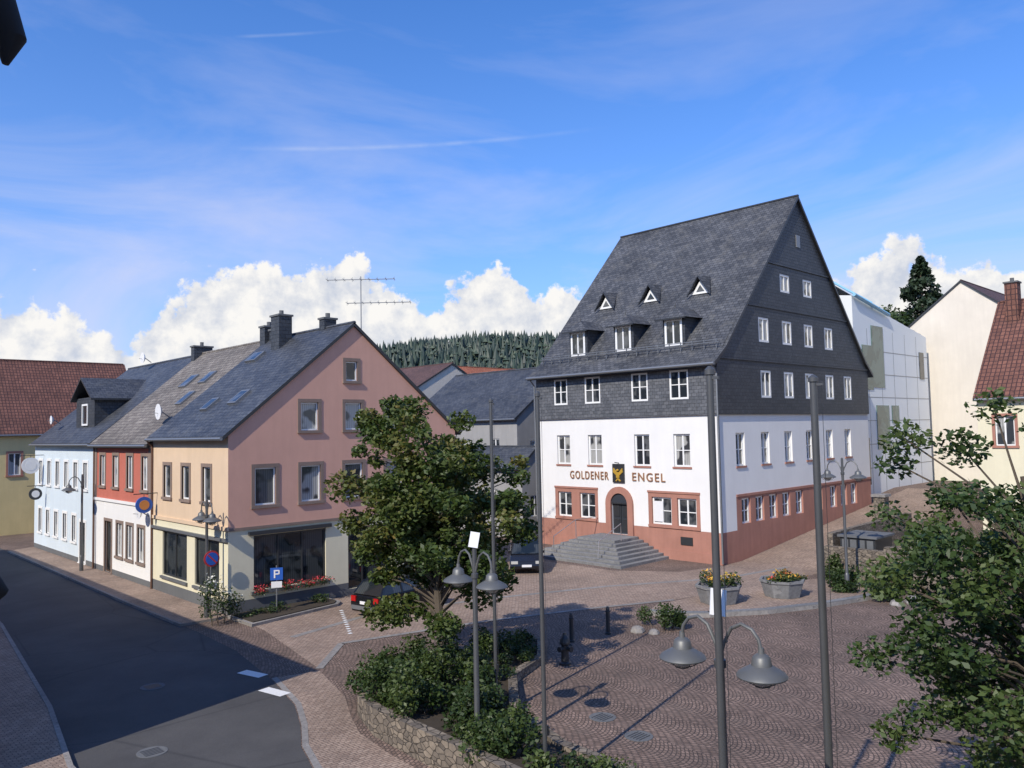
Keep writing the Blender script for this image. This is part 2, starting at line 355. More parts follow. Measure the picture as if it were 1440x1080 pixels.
for i,(x,y) in enumerate([(16.7,14.2),(16.3,12.7),(7.4,20.7),(9.3,26)]):
    mb=MB(); mb.lathe((x,y,0),[(.36,.004),(.36,.014),(.3,.014),(.29,.01),(0.001,.01)],'plinth',20)
    for k in range(-2,3): mb.box((x-.22,y+k*.09-.015,.011),(x+.22,y+k*.09+.015,.018),'dark')
    mb.obj('manhole_cover')
# ---------------------------------------------------------------- INN
X0,X1,Y0,Y1=39.1,59.1,24.3,38.3
g=grp('slate_roofed_inn')
mb=MB(); F=FX(X0); G=FY(Y0)
up=[(36.65,35.45),(33.95,32.65),(30.2,28.95),(27.4,26.1)]
fw_white=[(b+.03,a-.03,5.35,7.25) for a,b in [(36.6,35.4),(33.9,32.7),(30.2,29.0),(27.35,26.15)]]
fw_gr=[(35.4,36.6,1.95,3.55),(33.4,34.7,1.95,3.55),(27.6,29.0,1.95,3.55),(25.9,27.2,1.95,3.55)]
door=(30.75,32.05,1.15,3.1)
def mf(a,z):
    if z<1.75: return 'sand'
    for p,q in ((33.15,36.85),(25.65,29.25)):
        if p<a<q and z<3.8: return 'sand'
    return 'white'
facade(mb,F,[(Y0,-.1),(Y1,-.1),(Y1,8.3),(Y0,8.3)],fw_white+fw_gr+[door],mf,cuta=(33.15,36.85,25.65,29.25),cutz=(1.75,3.8),depth=.2)
gw=[(c-.48,c+.48,5.35,7.25) for c in (41.35,44.2,47.05,49.9,52.75,55.6)]
gg=[(c-.48,c+.48,2.05,3.5) for c in (41.75,43.3,44.9,46.5,48.2,50.9,53.0,54.6,56.2)]
facade(mb,G,[(X0,-.1),(X1,-.1),(X1,8.3),(X0,8.3)],gw+gg,lambda a,z:'sand' if (z<3.75 and 40.7<a) or z<1.75 else 'white',cuta=(40.7,),cutz=(3.75,1.75),depth=.2)
mb.poly([(X1,Y0,-.1),(X1,Y1,-.1),(X1,Y1,11.4),(X1,Y0,11.4)],'white'); mb.poly([(X0,Y1,-.1),(X1,Y1,-.1),(X1,Y1,11.4),(X0,Y1,11.4)],'white')
mb.fbox(F,Y0+.01,30.3,-.1,.55,.0,.05,'sand'); mb.fbox(F,32.5,Y1-.01,-.1,.55,0,.05,'sand')
mb.obj('walls',g)
mb=MB(); s=.12
upw=[(b,a,9.25,10.95) for a,b in up]
facade(mb,FX(X0-s),[(Y0-s,8.3),(Y1,8.3),(Y1,11.45),(Y0-s,11.45)],upw,'slate',depth=.1)
mb.obj('slate_storey',g)
mb=MB()
r1=[(c-.62,c+.62,9.3,10.95) for c in (44.35,47.2,50.0,52.9,55.7)]
r2=[(c-.62,c+.62,12.65,14.15) for c in (44.3,47.2,50.1,53.0)]
r3=[(c-.62,c+.62,15.95,17.1) for c in (47.15,50.2)]
facade(mb,FY(Y0-s),[(X0-s,8.3),(X1,8.3),(X1,11.45),(49.1,22.3),(X0-s,11.45)],r1+r2+r3,'slateg',depth=.1)
mb.poly([(X0-s,Y0-s,8.3),(X1,Y0-s,8.3),(X1,Y0+.05,8.3),(X0-s,Y0+.05,8.3)],'dark'); mb.poly([(X0-s,Y0-s,8.301),(X0+.05,Y0-s,8.301),(X0+.05,Y1,8.301),(X0-s,Y1,8.301)],'dark')
mb.poly([(X0,Y1,11.4),(X1,Y1,11.4),(49.1,Y1,22.3)],'slateg')
GS=FY(Y0-s)
for z in (11.45,14.75,17.6):
    hw=(22.3-z)/10.85*10.0; mb.fbox(GS,49.1-hw+.05,49.1+hw-.05,z,z+.09,0,.07,'slateg')
mb.fbox(GS,48.85,49.35,19.1,19.9,0,.05,'zinc')
mb.obj('slate_gable',g)
mb=MB()
roofprof(mb,[(38.45,11.2),(39.7,12.15),(49.1,22.5),(58.5,12.15),(59.7,11.2)],Y0-.3,Y1+.3,.22,'slater','dark')
mb.box((49.0,Y0-.3,22.46),(49.2,Y1+.3,22.56),'dark')
mb.obj('roof',g)
mb=MB()
mb.tube([(38.38,Y0-.3,11.12),(38.38,Y1+.3,11.12)],.09,'zinc',8)
for z,x in ((12.45,39.75),(12.3,39.6)): mb.tube([(x-.2,Y0,z+.1),(x-.2,Y1,z+.1)],.025,'zinc',5)
for i in range(18):
    y=Y0+.2+i*.8; mb.box((39.5,y-.02,12.05),(39.56,y+.02,12.6),'zinc')
mb.tube([(38.4,Y0-.12,11.1),(38.9,Y0-.1,10.6),(38.93,Y0-.1,.1)],.055,'zinc',8)
mb.tube([(38.4,Y1+.05,11.1),(38.9,Y1+.1,10.6),(38.95,Y1+.1,.1)],.055,'zinc',8)
mb.obj('gutters_and_snow_guard',g)
mb=MB()
for (a0,a1,z0,z1) in upw: win(mb,FX(X0-s),a0,a1,z0,z1,-.08,2,2,.11)
for hh in r1+r2: win(mb,GS,*hh,-.08,2,1,.13,gm='glassc')
for hh in r3: win(mb,GS,*hh,-.08,2,1,.13,gm='glassc')
for hh in fw_white: win(mb,F,*hh,-.17,2,2,.1,gm='glassc' if random.random()<.4 else 'glass')
for hh in gw: win(mb,G,*hh,-.17,2,2,.1,gm='glassc' if random.random()<.5 else 'glass')
for hh in fw_gr: win(mb,F,*hh,-.17,2,2,.1)
for hh in gg: win(mb,G,*hh,-.17,2,2,.1)
mb.fbox(F,28.25,28.95,2.1,3.3,-.11,-.09,'signwhite')
mb.obj('windows',g)
mb=MB()
for hh in fw_white: mb.fbox(F,hh[0]-.08,hh[1]+.08,hh[2]-.1,hh[2],-.1,.06,'sand')
for hh in gw: mb.fbox(G,hh[0]-.08,hh[1]+.08,hh[2]-.1,hh[2],-.1,.06,'sand')
for p,q in ((33.15,36.85),(25.65,29.25)):
    mb.fbox(F,p,q,1.78,1.92,0,.07,'sand'); mb.fbox(F,p-.03,q+.03,3.8,3.92,0,.05,'sand')
mb.fbox(G,40.72,X1-.02,3.62,3.76,0,.05,'sand')
mb.obj('stone_trim',g)
mb=MB(); cy=31.4; ro=1.05; ri=.65; zs=3.0
nseg=14
for i in range(nseg):
    a=math.pi*i/nseg; b=math.pi*(i+1)/nseg
    p=[(cy+ro*math.cos(a),zs+ro*math.sin(a)),(cy+ro*math.cos(b),zs+ro*math.sin(b)),(cy+ri*math.cos(b),zs+ri*math.sin(b)),(cy+ri*math.cos(a),zs+ri*math.sin(a))]
    mb.hexa([F(*q,-.02) for q in p]+[F(*q,.14) for q in p],'sand')
    mb.poly([F(cy,zs,.03),F(cy+ri*math.cos(a),zs+ri*math.sin(a),.03),F(cy+ri*math.cos(b),zs+ri*math.sin(b),.03)],'door')
mb.fbox(F,cy-ro,cy-ri,1.1,zs,-.02,.14,'sand'); mb.fbox(F,cy+ri,cy+ro,1.1,zs,-.02,.14,'sand')
mb.poly([F(cy-ri,1.1,-.12),F(cy+ri,1.1,-.12),F(cy+ri,3.1,-.12),F(cy-ri,3.1,-.12)],'door')
for a in (-.33,.33):
    for z in (1.3,2.2): mb.fbox(F,cy+a-.22,cy+a+.22,z,z+.75,-.12,-.08,'dark')
mb.fbox(F,cy-.02,cy+.02,1.15,3.05,-.12,-.06,'dark'); mb.fbox(F,cy-ri,cy+ri,2.98,3.06,-.12,.05,'dark')
mb.obj('arched_door',g)
mb=MB(); mb.fbox(F,30.95,31.85,4.3,5.45,.02,.10,'dark')
mb.lathe(F(31.4,5.05,.16),[(.001,-.05),(.09,-.02),(.1,.03),(.001,.1)],'gold',10)
mb.fbox(F,31.28,31.52,4.6,4.95,.1,.17,'gold')
for sgn in (1,-1):
    mb.hexa([F(31.4+sgn*a,z,.10) for a,z in ((.12,4.75),(.38,4.95),(.34,5.2),(.1,4.95))]+[F(31.4+sgn*a,z,.15) for a,z in ((.12,4.75),(.38,4.95),(.34,5.2),(.1,4.95))],'gold')
    mb.hexa([F(31.4+sgn*a,z,.10) for a,z in ((.02,4.6),(.2,4.4),(.12,4.38),(.0,4.5))]+[F(31.4+sgn*a,z,.15) for a,z in ((.02,4.6),(.2,4.4),(.12,4.38),(.0,4.5))],'gold')
mb.tube([F(31.4,5.5,.02),F(31.4,5.55,.4)],.03,'dark',6)
mb.obj('angel_emblem',g)
for body,ya,yb in (('GOLDENER',35.45,32.25),('ENGEL',30.4,28.0)):
    t=bpy.data.curves.new('lettering','FONT'); t.body=body; t.size=.72; t.extrude=.03; t.space_character=1.25; t.materials.append(M['text'])
    o=bpy.data.objects.new('lettering',t); COL.objects.link(o); bpy.context.view_layer.update()
    wd=max(b[0] for b in o.bound_box)-min(b[0] for b in o.bound_box)
    o.scale=((ya-yb)/wd,1,1); o.rotation_euler=(math.pi/2,0,-math.pi/2); o.location=(X0-.04,ya,4.45); o.parent=g
mb=MB()
def dormer(y):
    F2=FX(40.05); z0,z1=12.5,14.15
    w=.78
    mb.poly([F2(y-w,z0-.3,-.001),F2(y+w,z0-.3,-.001),F2(y+w,z1,-.001),F2(y-w,z1,-.001)],'slateg')
    for sg in (-1,1):
        mb.poly([(40.05,y+sg*w,z0-.3),(40.05,y+sg*w,z1),(41.6,y+sg*w,z1)],'slateg')
    win(mb,F2,y-.62,y+.62,z0,z1-.05,.02,2,1,.14)
    A=[(39.6,y-w-.3,z1-.02),(39.6,y+w+.3,z1-.02),(41.7,y+w+.3,z1+.02),(41.7,y-w-.3,z1+.02)]
    r0=(40.3,y,z1+.72); r1_=(42.3,y,z1+.72)
    mb.poly([A[0],A[1],r0],'slater'); mb.poly([A[1],A[2],r1_,r0],'slater'); mb.poly([A[3],A[0],r0,r1_],'slater')
    mb.poly(A,'dark')
    mb.box((39.6,y-w-.3,z1-.1),(39.7,y+w+.3,z1-.03),'dark')
    mb.tube([(40.28,y,z1+.6),(40.28,y,z1+1.0)],[.05,.01],'dark',6)
for y in (35.3,31.5,27.7): dormer(y)
for y in (35.3,31.5,27.7):
    xb=43.15; zb=12.15+(xb-39.7)*10.35/9.4
    a=(xb-.35,y-.85,zb-.12); b=(xb-.35,y+.85,zb-.12); c=(xb-.35,y,zb+1.08); k=(xb+1.15,y,zb+1.25)
    mb.poly([a,c,k],'slater'); mb.poly([b,c,k],'slater')
    f=xb-.1
    mb.poly([(f,y-.6,zb),(f,y+.6,zb),(f,y,zb+.85)],'frame')
    mb.poly([(f-.02,y-.3,zb+.14),(f-.02,y+.3,zb+.14),(f-.02,y,zb+.56)],'glass')
    mb.tube([a,c,b],.06,'slateg',5)
mb.obj('dormers',g)
mb=MB(); n=7
for i in range(n):
    o=.36*(n-1-i); z=1.12/n
    mb.box((36.75-o,30.0-o,-.05 if i==0 else i*z+.001),(39.04,32.9+o,(i+1)*z),'steps')
mb.obj('entrance_steps',g,bevel=.012)
mb=MB()
mb.tube([(35.0,33.2,.35),(35.0,33.2,1.3),(37.0,33.2,2.1),(39.0,33.2,2.1)],.025,'alu',6); mb.tube([(37,33.2,1.0),(37,33.2,2.1)],.025,'alu',6)
mb.tube([(34.9,29.7,.35),(35.0,29.7,1.3),(37.0,29.7,2.1),(37,29.7,1.1)],.025,'alu',6)
mb.fbox(F,26.2,27.0,.9,1.35,.0,.05,'dark')
mb.obj('handrails',g)
# ---------------------------------------------------------------- STREET HOUSES
def house(name,x0,x1,y0,y1,zb,eave,rz,wall,roof,hx=[],hy=[],axis='y',matx=None,maty=None,ov=.3,ovg=.12,cz=(),ca=(),sur=None,wcols=2,wrows=1,gm='glass',fm='frame',th=.18,depth=.14,rx=None,skipg=False):
    g=grp(name); mb=MB(); F=FX(x0); G=FY(y0)
    mx=matx or wall; my=maty or wall
    if axis=='y':
        rx=rx or (x0+x1)/2
        facade(mb,F,[(y0,zb),(y1,zb),(y1,eave),(y0,eave)],hx,mx,cutz=cz,depth=depth)
        facade(mb,G,[(x0,zb),(x1,zb),(x1,eave),(rx,rz-.12),(x0,eave)],hy,my,cutz=cz,cuta=ca,depth=depth)
        mb.poly([(x0,y1,zb),(x1,y1,zb),(x1,y1,eave),(rx,y1,rz-.12),(x0,y1,eave)],wall)
        mb.poly([(x1,y0,zb),(x1,y1,zb),(x1,y1,eave),(x1,y0,eave)],wall)
    else:
        ry=(y0+y1)/2
        facade(mb,F,[(y0,zb),(y1,zb),(y1,eave),(ry,rz-.12),(y0,eave)],hx,mx,cutz=cz,depth=depth)
        facade(mb,G,[(x0,zb),(x1,zb),(x1,eave),(x0,eave)],hy,my,cutz=cz,cuta=ca,depth=depth)
        mb.poly([(x1,y0,zb),(x1,y1,zb),(x1,y1,eave),(x1,ry,rz-.12),(x1,y0,eave)],wall)
        mb.poly([(x0,y1,zb),(x1,y1,zb),(x1,y1,eave),(x0,y1,eave)],wall)
    mb.obj('walls',g)
    mb=MB()
    if axis=='y':
        sl=(rz-eave)/(rx-x0); sr=(rz-eave)/(x1-rx)
        roofprof(mb,[(x0-ov,eave-sl*ov+.1),(rx,rz+.06),(x1+ov,eave-sr*ov+.1)],y0-ovg,y1+(.0 if skipg else ovg),th,roof,'dark')
        mb.tube([(rx,y0-ovg,rz+.05),(rx,y1,rz+.05)],.09,roof,6)
        mb.tube([(x0-ov-.06,y0-ovg,eave-sl*ov),(x0-ov-.06,y1,eave-sl*ov)],.08,'zinc',6)
    else:
        ry=(y0+y1)/2; sl=(rz-eave)/(ry-y0)
        roofprof(mb,[(y0-ov,eave-sl*ov+.1),(ry,rz+.06),(y1+ov,eave-sl*ov+.1)],x0-ovg,x1+ovg,th,roof,'dark',axis='x')
        mb.tube([(x0,ry,rz+.05),(x1,ry,rz+.05)],.09,roof,6)
        mb.tube([(x0-ovg,y0-ov-.06,eave-sl*ov),(x1+ovg,y0-ov-.06,eave-sl*ov)],.08,'zinc',6)
    mb.obj('roof',g)
    mb=MB()
    for FF,hs in ((F,hx),(G,hy)):
        for hh in hs:
            o=hh[4] if len(hh)>4 else {}
            win(mb,FF,*hh[:4],-depth+.02,o.get('c',wcols),o.get('r',wrows),o.get('fr',.07),o.get('fm',fm),o.get('gm',gm if random.random()<.5 else 'glassc'))
            if sur and not o.get('ns'): surround(mb,FF,*hh[:4],.16,sur)
    mb.obj('windows',g)
    return g,F,G
shop=dict(c=2,r=1,fr=.08,fm='dark',gm='shopglass',ns=1)
hx=[(c-.42,c+.42,4.75,6.3) for c in (40.1,37.85,35.5)]+[(37.7,40.7,.95,3.1,shop),(34.2,36.8,.95,3.1,shop)]
hy=[(20.85,21.5,10.2,11.15),(18.45,19.35,7.85,9.15),(20.8,21.7,7.85,9.15),(23.1,24.0,7.85,9.15),(16.2,17.2,4.6,6.25),(18.45,19.45,4.6,6.25),(20.75,21.75,4.6,6.25),(23.1,24.1,4.6,6.25),(16.15,19.7,.95,3.3,dict(shop,c=3)),(20.9,23.4,.3,3.2,dict(shop,c=3)),(24.2,26.2,.3,3.2,dict(shop,c=2))]
def mpf(a,z): return 'plinth' if z<.6 else ('cream' if z<3.6 else 'beige')
def mpg(a,z): return 'plinth' if z<.6 else ('cream' if z<3.6 else 'pink')
g,F,G=house('pink_gabled_house',15,27.6,33.3,42.05,-.1,7.8,13.0,'pink','slated',hx,hy,matx=mpf,maty=mpg,cz=(.6,3.6),sur='brownstone',wcols=1,skipg=True)
mb=MB(); mb.fbox(F,33.24,42.04,3.62,3.78,0,.07,'beige'); mb.fbox(G,15.0,27.6,3.6,3.72,0,.06,'brownstone')
mb.fbox(F,33.3,42.0,3.15,3.28,0,.12,'zinc'); mb.fbox(G,15.9,19.95,3.34,3.5,0,.14,'dark')
mb.fbox(F,37.6,40.8,.8,.92,0,.1,'plinth'); mb.fbox(F,34.1,36.9,.8,.92,0,.1,'plinth')
mb.fbox(G,16.0,19.85,.78,.92,0,.14,'plinth')
mb.tube([(14.6,42.0,7.6),(14.93,42.0,7.2),(14.93,42.0,.1)],.05,'brownpipe',8)
mb.obj('trim',g)
mb=MB(); chimney(mb,20.6,39.2,11.6,13.95,.75,.9); chimney(mb,21.3,42.0,12.2,13.7,.8,.6); chimney(mb,21.3,41.2,12.2,13.45,.5,.5); chimney(mb,21.5,36.0,12.4,13.5,.7,.5)
mb.obj('chimneys',g)
def skylight(mb,x,y,w=.8,l=1.1,x0=15,ez=7.8,rx=21.3,rz=13.0):
    s=(rz-ez)/(rx-x0); z=lambda xx: ez+(xx-x0)*s+.1; dx=l*.5/math.hypot(1,s)
    n=Vector((-s,0,1)).normalized()
    def q(xx,yy,o): p=Vector((xx,yy,z(xx)))+n*o; return tuple(p)
    c=[(x-dx,y-w/2),(x+dx,y-w/2),(x+dx,y+w/2),(x-dx,y+w/2)]
    mb.hexa([q(a,b,-.02) for a,b in c]+[q(a,b,.09) for a,b in c],'zinc')
    c=[(x-dx*.8,y-w*.38),(x+dx*.8,y-w*.38),(x+dx*.8,y+w*.38),(x-dx*.8,y+w*.38)]
    mb.poly([q(a,b,.095) for a,b in c],'glass')
mb=MB(); skylight(mb,16.9,36.3,.9,1.0); skylight(mb,19.8,40.6,1.2,.8); skylight(mb,16.6,38.9,.8,.9)
mb.obj('skylights',g)
mb=MB()
mx_,my_=22.4,34.3
mb.tube([(mx_,my_,11.8),(mx_,my_,15.6)],.03,'zinc',6)
for z,l,c in ((15.45,1.7,0),(14.25,1.6,.9)):
    a=Vector((mx_,my_,z))+Vector((.722,-.692,0))*(c-l); b=Vector((mx_,my_,z))+Vector((.722,-.692,0))*(c+l); mb.tube([a,b],.022,'zinc',5)
    for i in range(9):
        p=a+(b-a)*(i/8); q=Vector((.692,.722,0))*.35; mb.tube([p-q,p+q],.012,'zinc',4); mb.tube([p-Vector((0,0,.12)),p+Vector((0,0,.12))],.012,'zinc',4)
mb.lathe((22.9,34.6,12.2),[(.001,-.12),(.25,-.07),(.42,.02)],'signwhite',14,axis='y')
mb.obj('tv_antenna',g)
def dish(mb,x,y,z,r=.4):
    mb.lathe((x,y,z),[(r,-.12),(r*.7,-.02),(r*.35,.05),(.001,.08)],'signwhite',16,axis='x'); mb.tube([(x+.08,y,z),(x+.5,y,z-.3)],.03,'zinc',5); mb.tube([(x,y,z-.1),(x-.35,y,z-.05)],.015,'zinc',5)
hx=[(c-.42,c+.42,4.95,6.7) for c in (49.9,47.65,45.4,43.15)]+[(43.2,44.1,1.2,3.0),(44.9,45.8,1.2,3.0),(46.5,47.4,1.2,3.0),(48.3,49.4,.15,3.0,dict(c=1,r=1,fm='brownframe',gm='shopglass'))]
g,F,G=house('red_and_white_house',15,27.6,42.08,51.4,-.1,7.5,12.95,'red','browngrey',hx,[],matx=lambda a,z:'plinth' if z<.4 else ('white' if z<4.1 else 'red'),cz=(.4,4.1),sur='brownstone',wcols=2,skipg=True,ovg=0)
mb=MB(); mb.fbox(F,42.1,51.38,4.1,4.25,0,.08,'white'); mb.fbox(F,42.1,51.38,7.1,7.4,0,.1,'brownstone')
for a in (42.35,51.1): mb.fbox(F,a-.2,a+.2,4.26,7.1,0,.04,'brownstone')
mb.tube([(14.93,51.3,7.2),(14.93,51.3,.1)],.05,'brownpipe',8)
chimney(mb,21.3,51.2,12,13.4,1.2,.5); mb.obj('trim',g)
mb=MB(); skylight(mb,17.5,44.2,.8,1.1,ez=7.5,rz=12.95); skylight(mb,18.8,47.0,1.0,1.1,ez=7.5,rz=12.95); skylight(mb,18.9,44.6,.9,1.0,ez=7.5,rz=12.95); dish(mb,15.7,43.0,9.0,.42); dish(mb,14.6,42.6,3.9,.36); mb.obj('skylights_and_dishes',g)
hx=[(c-.4,c+.4,4.6,6.2) for c in (53.2,55.2,57.2,59.2,61.2,63.3)]+[(c-.4,c+.4,1.3,2.9) for c in (55.4,57.4,59.4,61.4,63.3)]+[(53.1,54.2,.15,2.6,dict(c=1,r=1,fm='frame',gm='shopglass'))]
g,F,G=house('pale_blue_house',15.02,27.6,51.45,64.9,-.1,7.55,12.9,'blue','slated',hx,[],matx=lambda a,z:'plinth' if z<.4 else 'blue',cz=(.4,),sur='white',wcols=2,ovg=0)
mb=MB()
mb.box((15.9,54.6,7.6),(20.5,58.4,10.3),'slateg'); 
roofprof(mb,[(54.3,10.2),(56.5,11.6),(58.7,10.2)],15.6,21.5,.12,'slated','dark',axis='x')
win(mb,FX(15.88),55.8,57.0,8.5,9.9,0,1,1,.12); mb.obj('roof_dormer',g)
mb=MB(); dish(mb,20.4,59,13.3,.4); dish(mb,15.4,62,9.0,.3); mb.obj('satellite_dishes',g)
hy=[(c-.45,c+.45,4.8,6.6) for c in (6,8.5,11,13.5,16)]+[(c-.5,c+.5,1.2,3.0) for c in (6,8.5,11)]
g,F,G=house('yellow_house',3,26,75.5,86,-.1,8.4,14.6,'yellow','tile',[],hy,axis='x',sur='sand')
mb=MB()
mb.tube([(13.2,80.5,14.2),(13.2,80.5,19)],.045,'zinc',6)
for z,l in ((18.7,1.6),(17.6,1.0),(16.8,.8)):
    mb.tube([(13.2-l*.7,80.5+l*.7,z),(13.2+l*.7,80.5-l*.7,z)],.035,'zinc',4)
mb.lathe((13.2,80.1,15.6),[(.001,.1),(.4,.02),(.6,-.12)],'signwhite',14,axis='y'); mb.obj('tv_antenna',g)
house('terraced_house',-7,3.0,21.3,62,-.1,8.8,12.8,'cream2','slated',[(c-.5,c+.5,5,6.6) for c in range(24,60,3)],[(-5,-4,5,6.6),(-1.5,-.5,5,6.6)],sur='sand')
g,F,G=house('viewpoint_house',-13,-1.2,-12,3.5,-.1,10.2,14.5,'cream2','slated',[],[],sur=None,ov=.3)
mb=MB()
mb.tube([(-1.5,2.9,9.75),(-.2,2.1,9.2),(.19,1.85,8.78),(.325,1.765,8.56),(.352,1.745,8.47),(.345,1.748,8.42)],[.06,.045,.04,.038,.028,.006],'black',16); mb.obj('eaves_bracket',g,smooth=True)
mb=MB(); mb.tube([(-1.3,2.3,7.4),(.26,1.95,7.40),(.375,1.92,7.40),(.395,1.91,7.39)],[.03,.05,.035,.006],'black',14); mb.obj('shutter_catch',g,smooth=True)
# ---------------------------------------------------------------- BACKGROUND HOUSES
g,F,G=house('grey_slate_roof_house',42.6,54,44,58,-.1,8.7,12.8,'greyw','slated',[(c-.5,c+.5,5.5,7) for c in (46.5,50,53.5)],[(44,45.2,5.2,6.8),(46.8,48,5.2,6.8)])
house('grey_annex',39.6,42.5,40.5,52,-.1,5.2,6.4,'greyw','slated',[(43,44,2,3.4),(47,48,2,3.4)],[(40.4,41.4,1.5,3)])
def fr(rt,fw): return (.722*rt+.692*fw, -.692*rt+.722*fw)
def bgh(name,rt,fw,w,dp,eave,rz,wall,roof,axis='x'):
    x,y=fr(rt,fw); house(name,x-w/2,x+w/2,y-dp/2,y+dp/2,-.2,eave,rz,wall,roof,[],[(x-w/4-.5,x-w/4+.5,eave-2.2,eave-.8),(x+w/4-.5,x+w/4+.5,eave-2.2,eave-.8)],axis=axis)
bgh('brown_roof_house',-9.9,86,13,11,11.0,14.6,'cream2','tiled','y')
bgh('orange_roof_house',-2.6,98,14,12,11,15.2,'cream2','tileo')
bgh('brown_roof_house',-8,112,14,12,11,15.6,'white2','tiled','y')
bgh('brown_roof_house',2.1,118,12,12,12,16,'cream2','tile')
bgh('brown_roof_house',-17,120,16,12,11,15.5,'white2','tile')
bgh('orange_roof_house',-10,140,12,10,13,17,'white2','tileo')
bgh('grey_roof_house',-13.3,75,10,10,9,12.0,'white2','slated')
bgh('brown_roof_house',-60.5,110,16,12,9,14,'white2','tile')
g=grp('modern_panel_building'); mb=MB()
A=[(59.6,25.3),(74.5,25.3),(74.5,38),(59.6,38)]
zt={0:17.2,1:15.0,2:15.6,3:19}
for i in range(4):
    a=A[i]; b=A[(i+1)%4]; mb.poly([(*a,0),(*b,0),(*b,zt[(i+1)%4]),(*a,zt[i])],'panel')
mb.poly([(59.6,25.3,17.2),(74.5,25.3,15.0),(72,31,18.6),(59.6,31,21.4)],'panel'); mb.poly([(59.6,38,18),(74.5,38,15.6),(72,31,18.6),(59.6,31,21.4)],'panel'); mb.poly([(74.5,25.3,15),(74.5,38,15.6),(72,31,18.6)],'panel')
Fm=FY(25.3)
for z in (4.2,6.0,7.8,9.6,11.4,13.2): mb.fbox(Fm,59.6,74.5,z,z+.05,0,.012,'zinc')
for x in (62,64.5,67,69.5,72): mb.fbox(Fm,x,x+.05,2,14.9,0,.010,'zinc')
mb.fbox(Fm,62.8,65.0,10.4,15.2,0,.05,'greenglass'); mb.fbox(Fm,61.0,62.8,10.2,13.6,0,.05,'greenglass'); mb.fbox(Fm,63.2,65.6,5.6,9.0,0,.05,'greenglass'); mb.fbox(Fm,66.2,67.6,7.6,9.0,0,.05,'greenglass'); mb.fbox(Fm,72.6,73.6,11.3,13.6,0,.05,'shopglass')
mb.fbox(Fm,60.2,61.6,3,6.5,0,.05,'shopglass')
mb.tube([(59.6,25.1,17.25),(66,25.1,16.25)],.14,'bluetrim',6); mb.tube([(59.6,31,21.4),(62.8,25.1,16.9)],.1,'bluetrim',6)
for k in range(1,12):
    t=k/12; mb.tube([(59.6+t*14.9,25.3,17.2-2.2*t),(59.6+t*12.4,31,21.4-2.8*t)],.03,'zinc',4)
for t in (.33,.66): mb.tube([(59.6,25.3+5.7*t,17.2+4.2*t),(74.5-2.5*t,25.3+5.7*t,15+3.6*t)],.03,'zinc',4)
mb.obj('body',g)
house('cream_gabled_house',76,98,17.5,28,1,15.6,19.8,'cream2','tiled',[],[(80,81,9,10.5)],axis='x')
g,F,G=house('brown_tiled_house',52.5,64,2,15.2,.5,9.2,15.2,'cream','tile',[(13.3,14.3,6.2,7.9),(10.8,11.8,6.2,7.9)],[],sur='sand')
mb=MB(); chimney(mb,57.2,14.2,13,16.2,.8,.7,'tile'); mb.obj('chimney',g)
# ---------------------------------------------------------------- FOLIAGE
def leafmesh(name,cl,size,mat,parent=None):
    Vs=[];R=[]
    for c,r,n,t in cl:
        d=np.random.normal(size=(n,3)); d/=np.linalg.norm(d,axis=1)[:,None]; rad=np.random.rand(n,1)**.45
        P=np.array(c)+d*rad*np.array(r)
        a=np.random.normal(size=(n,3)); a[:,2]*=.6; a/=np.linalg.norm(a,axis=1)[:,None]
        b=np.random.normal(size=(n,3)); b-= (b*a).sum(1)[:,None]*a; b/=np.linalg.norm(b,axis=1)[:,None]
        s=size*(.6+.8*np.random.rand(n,1))
        Vs.append(np.stack([P-a*s*.6,P+b*s*.33,P+a*s*.6,P-b*s*.33],1).reshape(-1,3))
        R.append(np.clip(t+np.random.normal(size=n)*.13+ (d[:,2]*rad[:,0])*.12,0,1))
    V=np.concatenate(Vs); R=np.concatenate(R); n=len(R)
    me=bpy.data.meshes.new(name); me.vertices.add(4*n); me.loops.add(4*n); me.polygons.add(n)
    me.vertices.foreach_set('co',V.astype(np.float32).ravel()); me.loops.foreach_set('vertex_index',np.arange(4*n,dtype=np.int32))
    me.polygons.foreach_set('loop_start',np.arange(0,4*n,4,dtype=np.int32)); 
    me.update(calc_edges=True); me.materials.append(M[mat])
    at=me.attributes.new('rnd','FLOAT','FACE'); at.data.foreach_set('value',R.astype(np.float32))
    o=bpy.data.objects.new(name,me); COL.objects.link(o)
    if parent: o.parent=parent
    return o
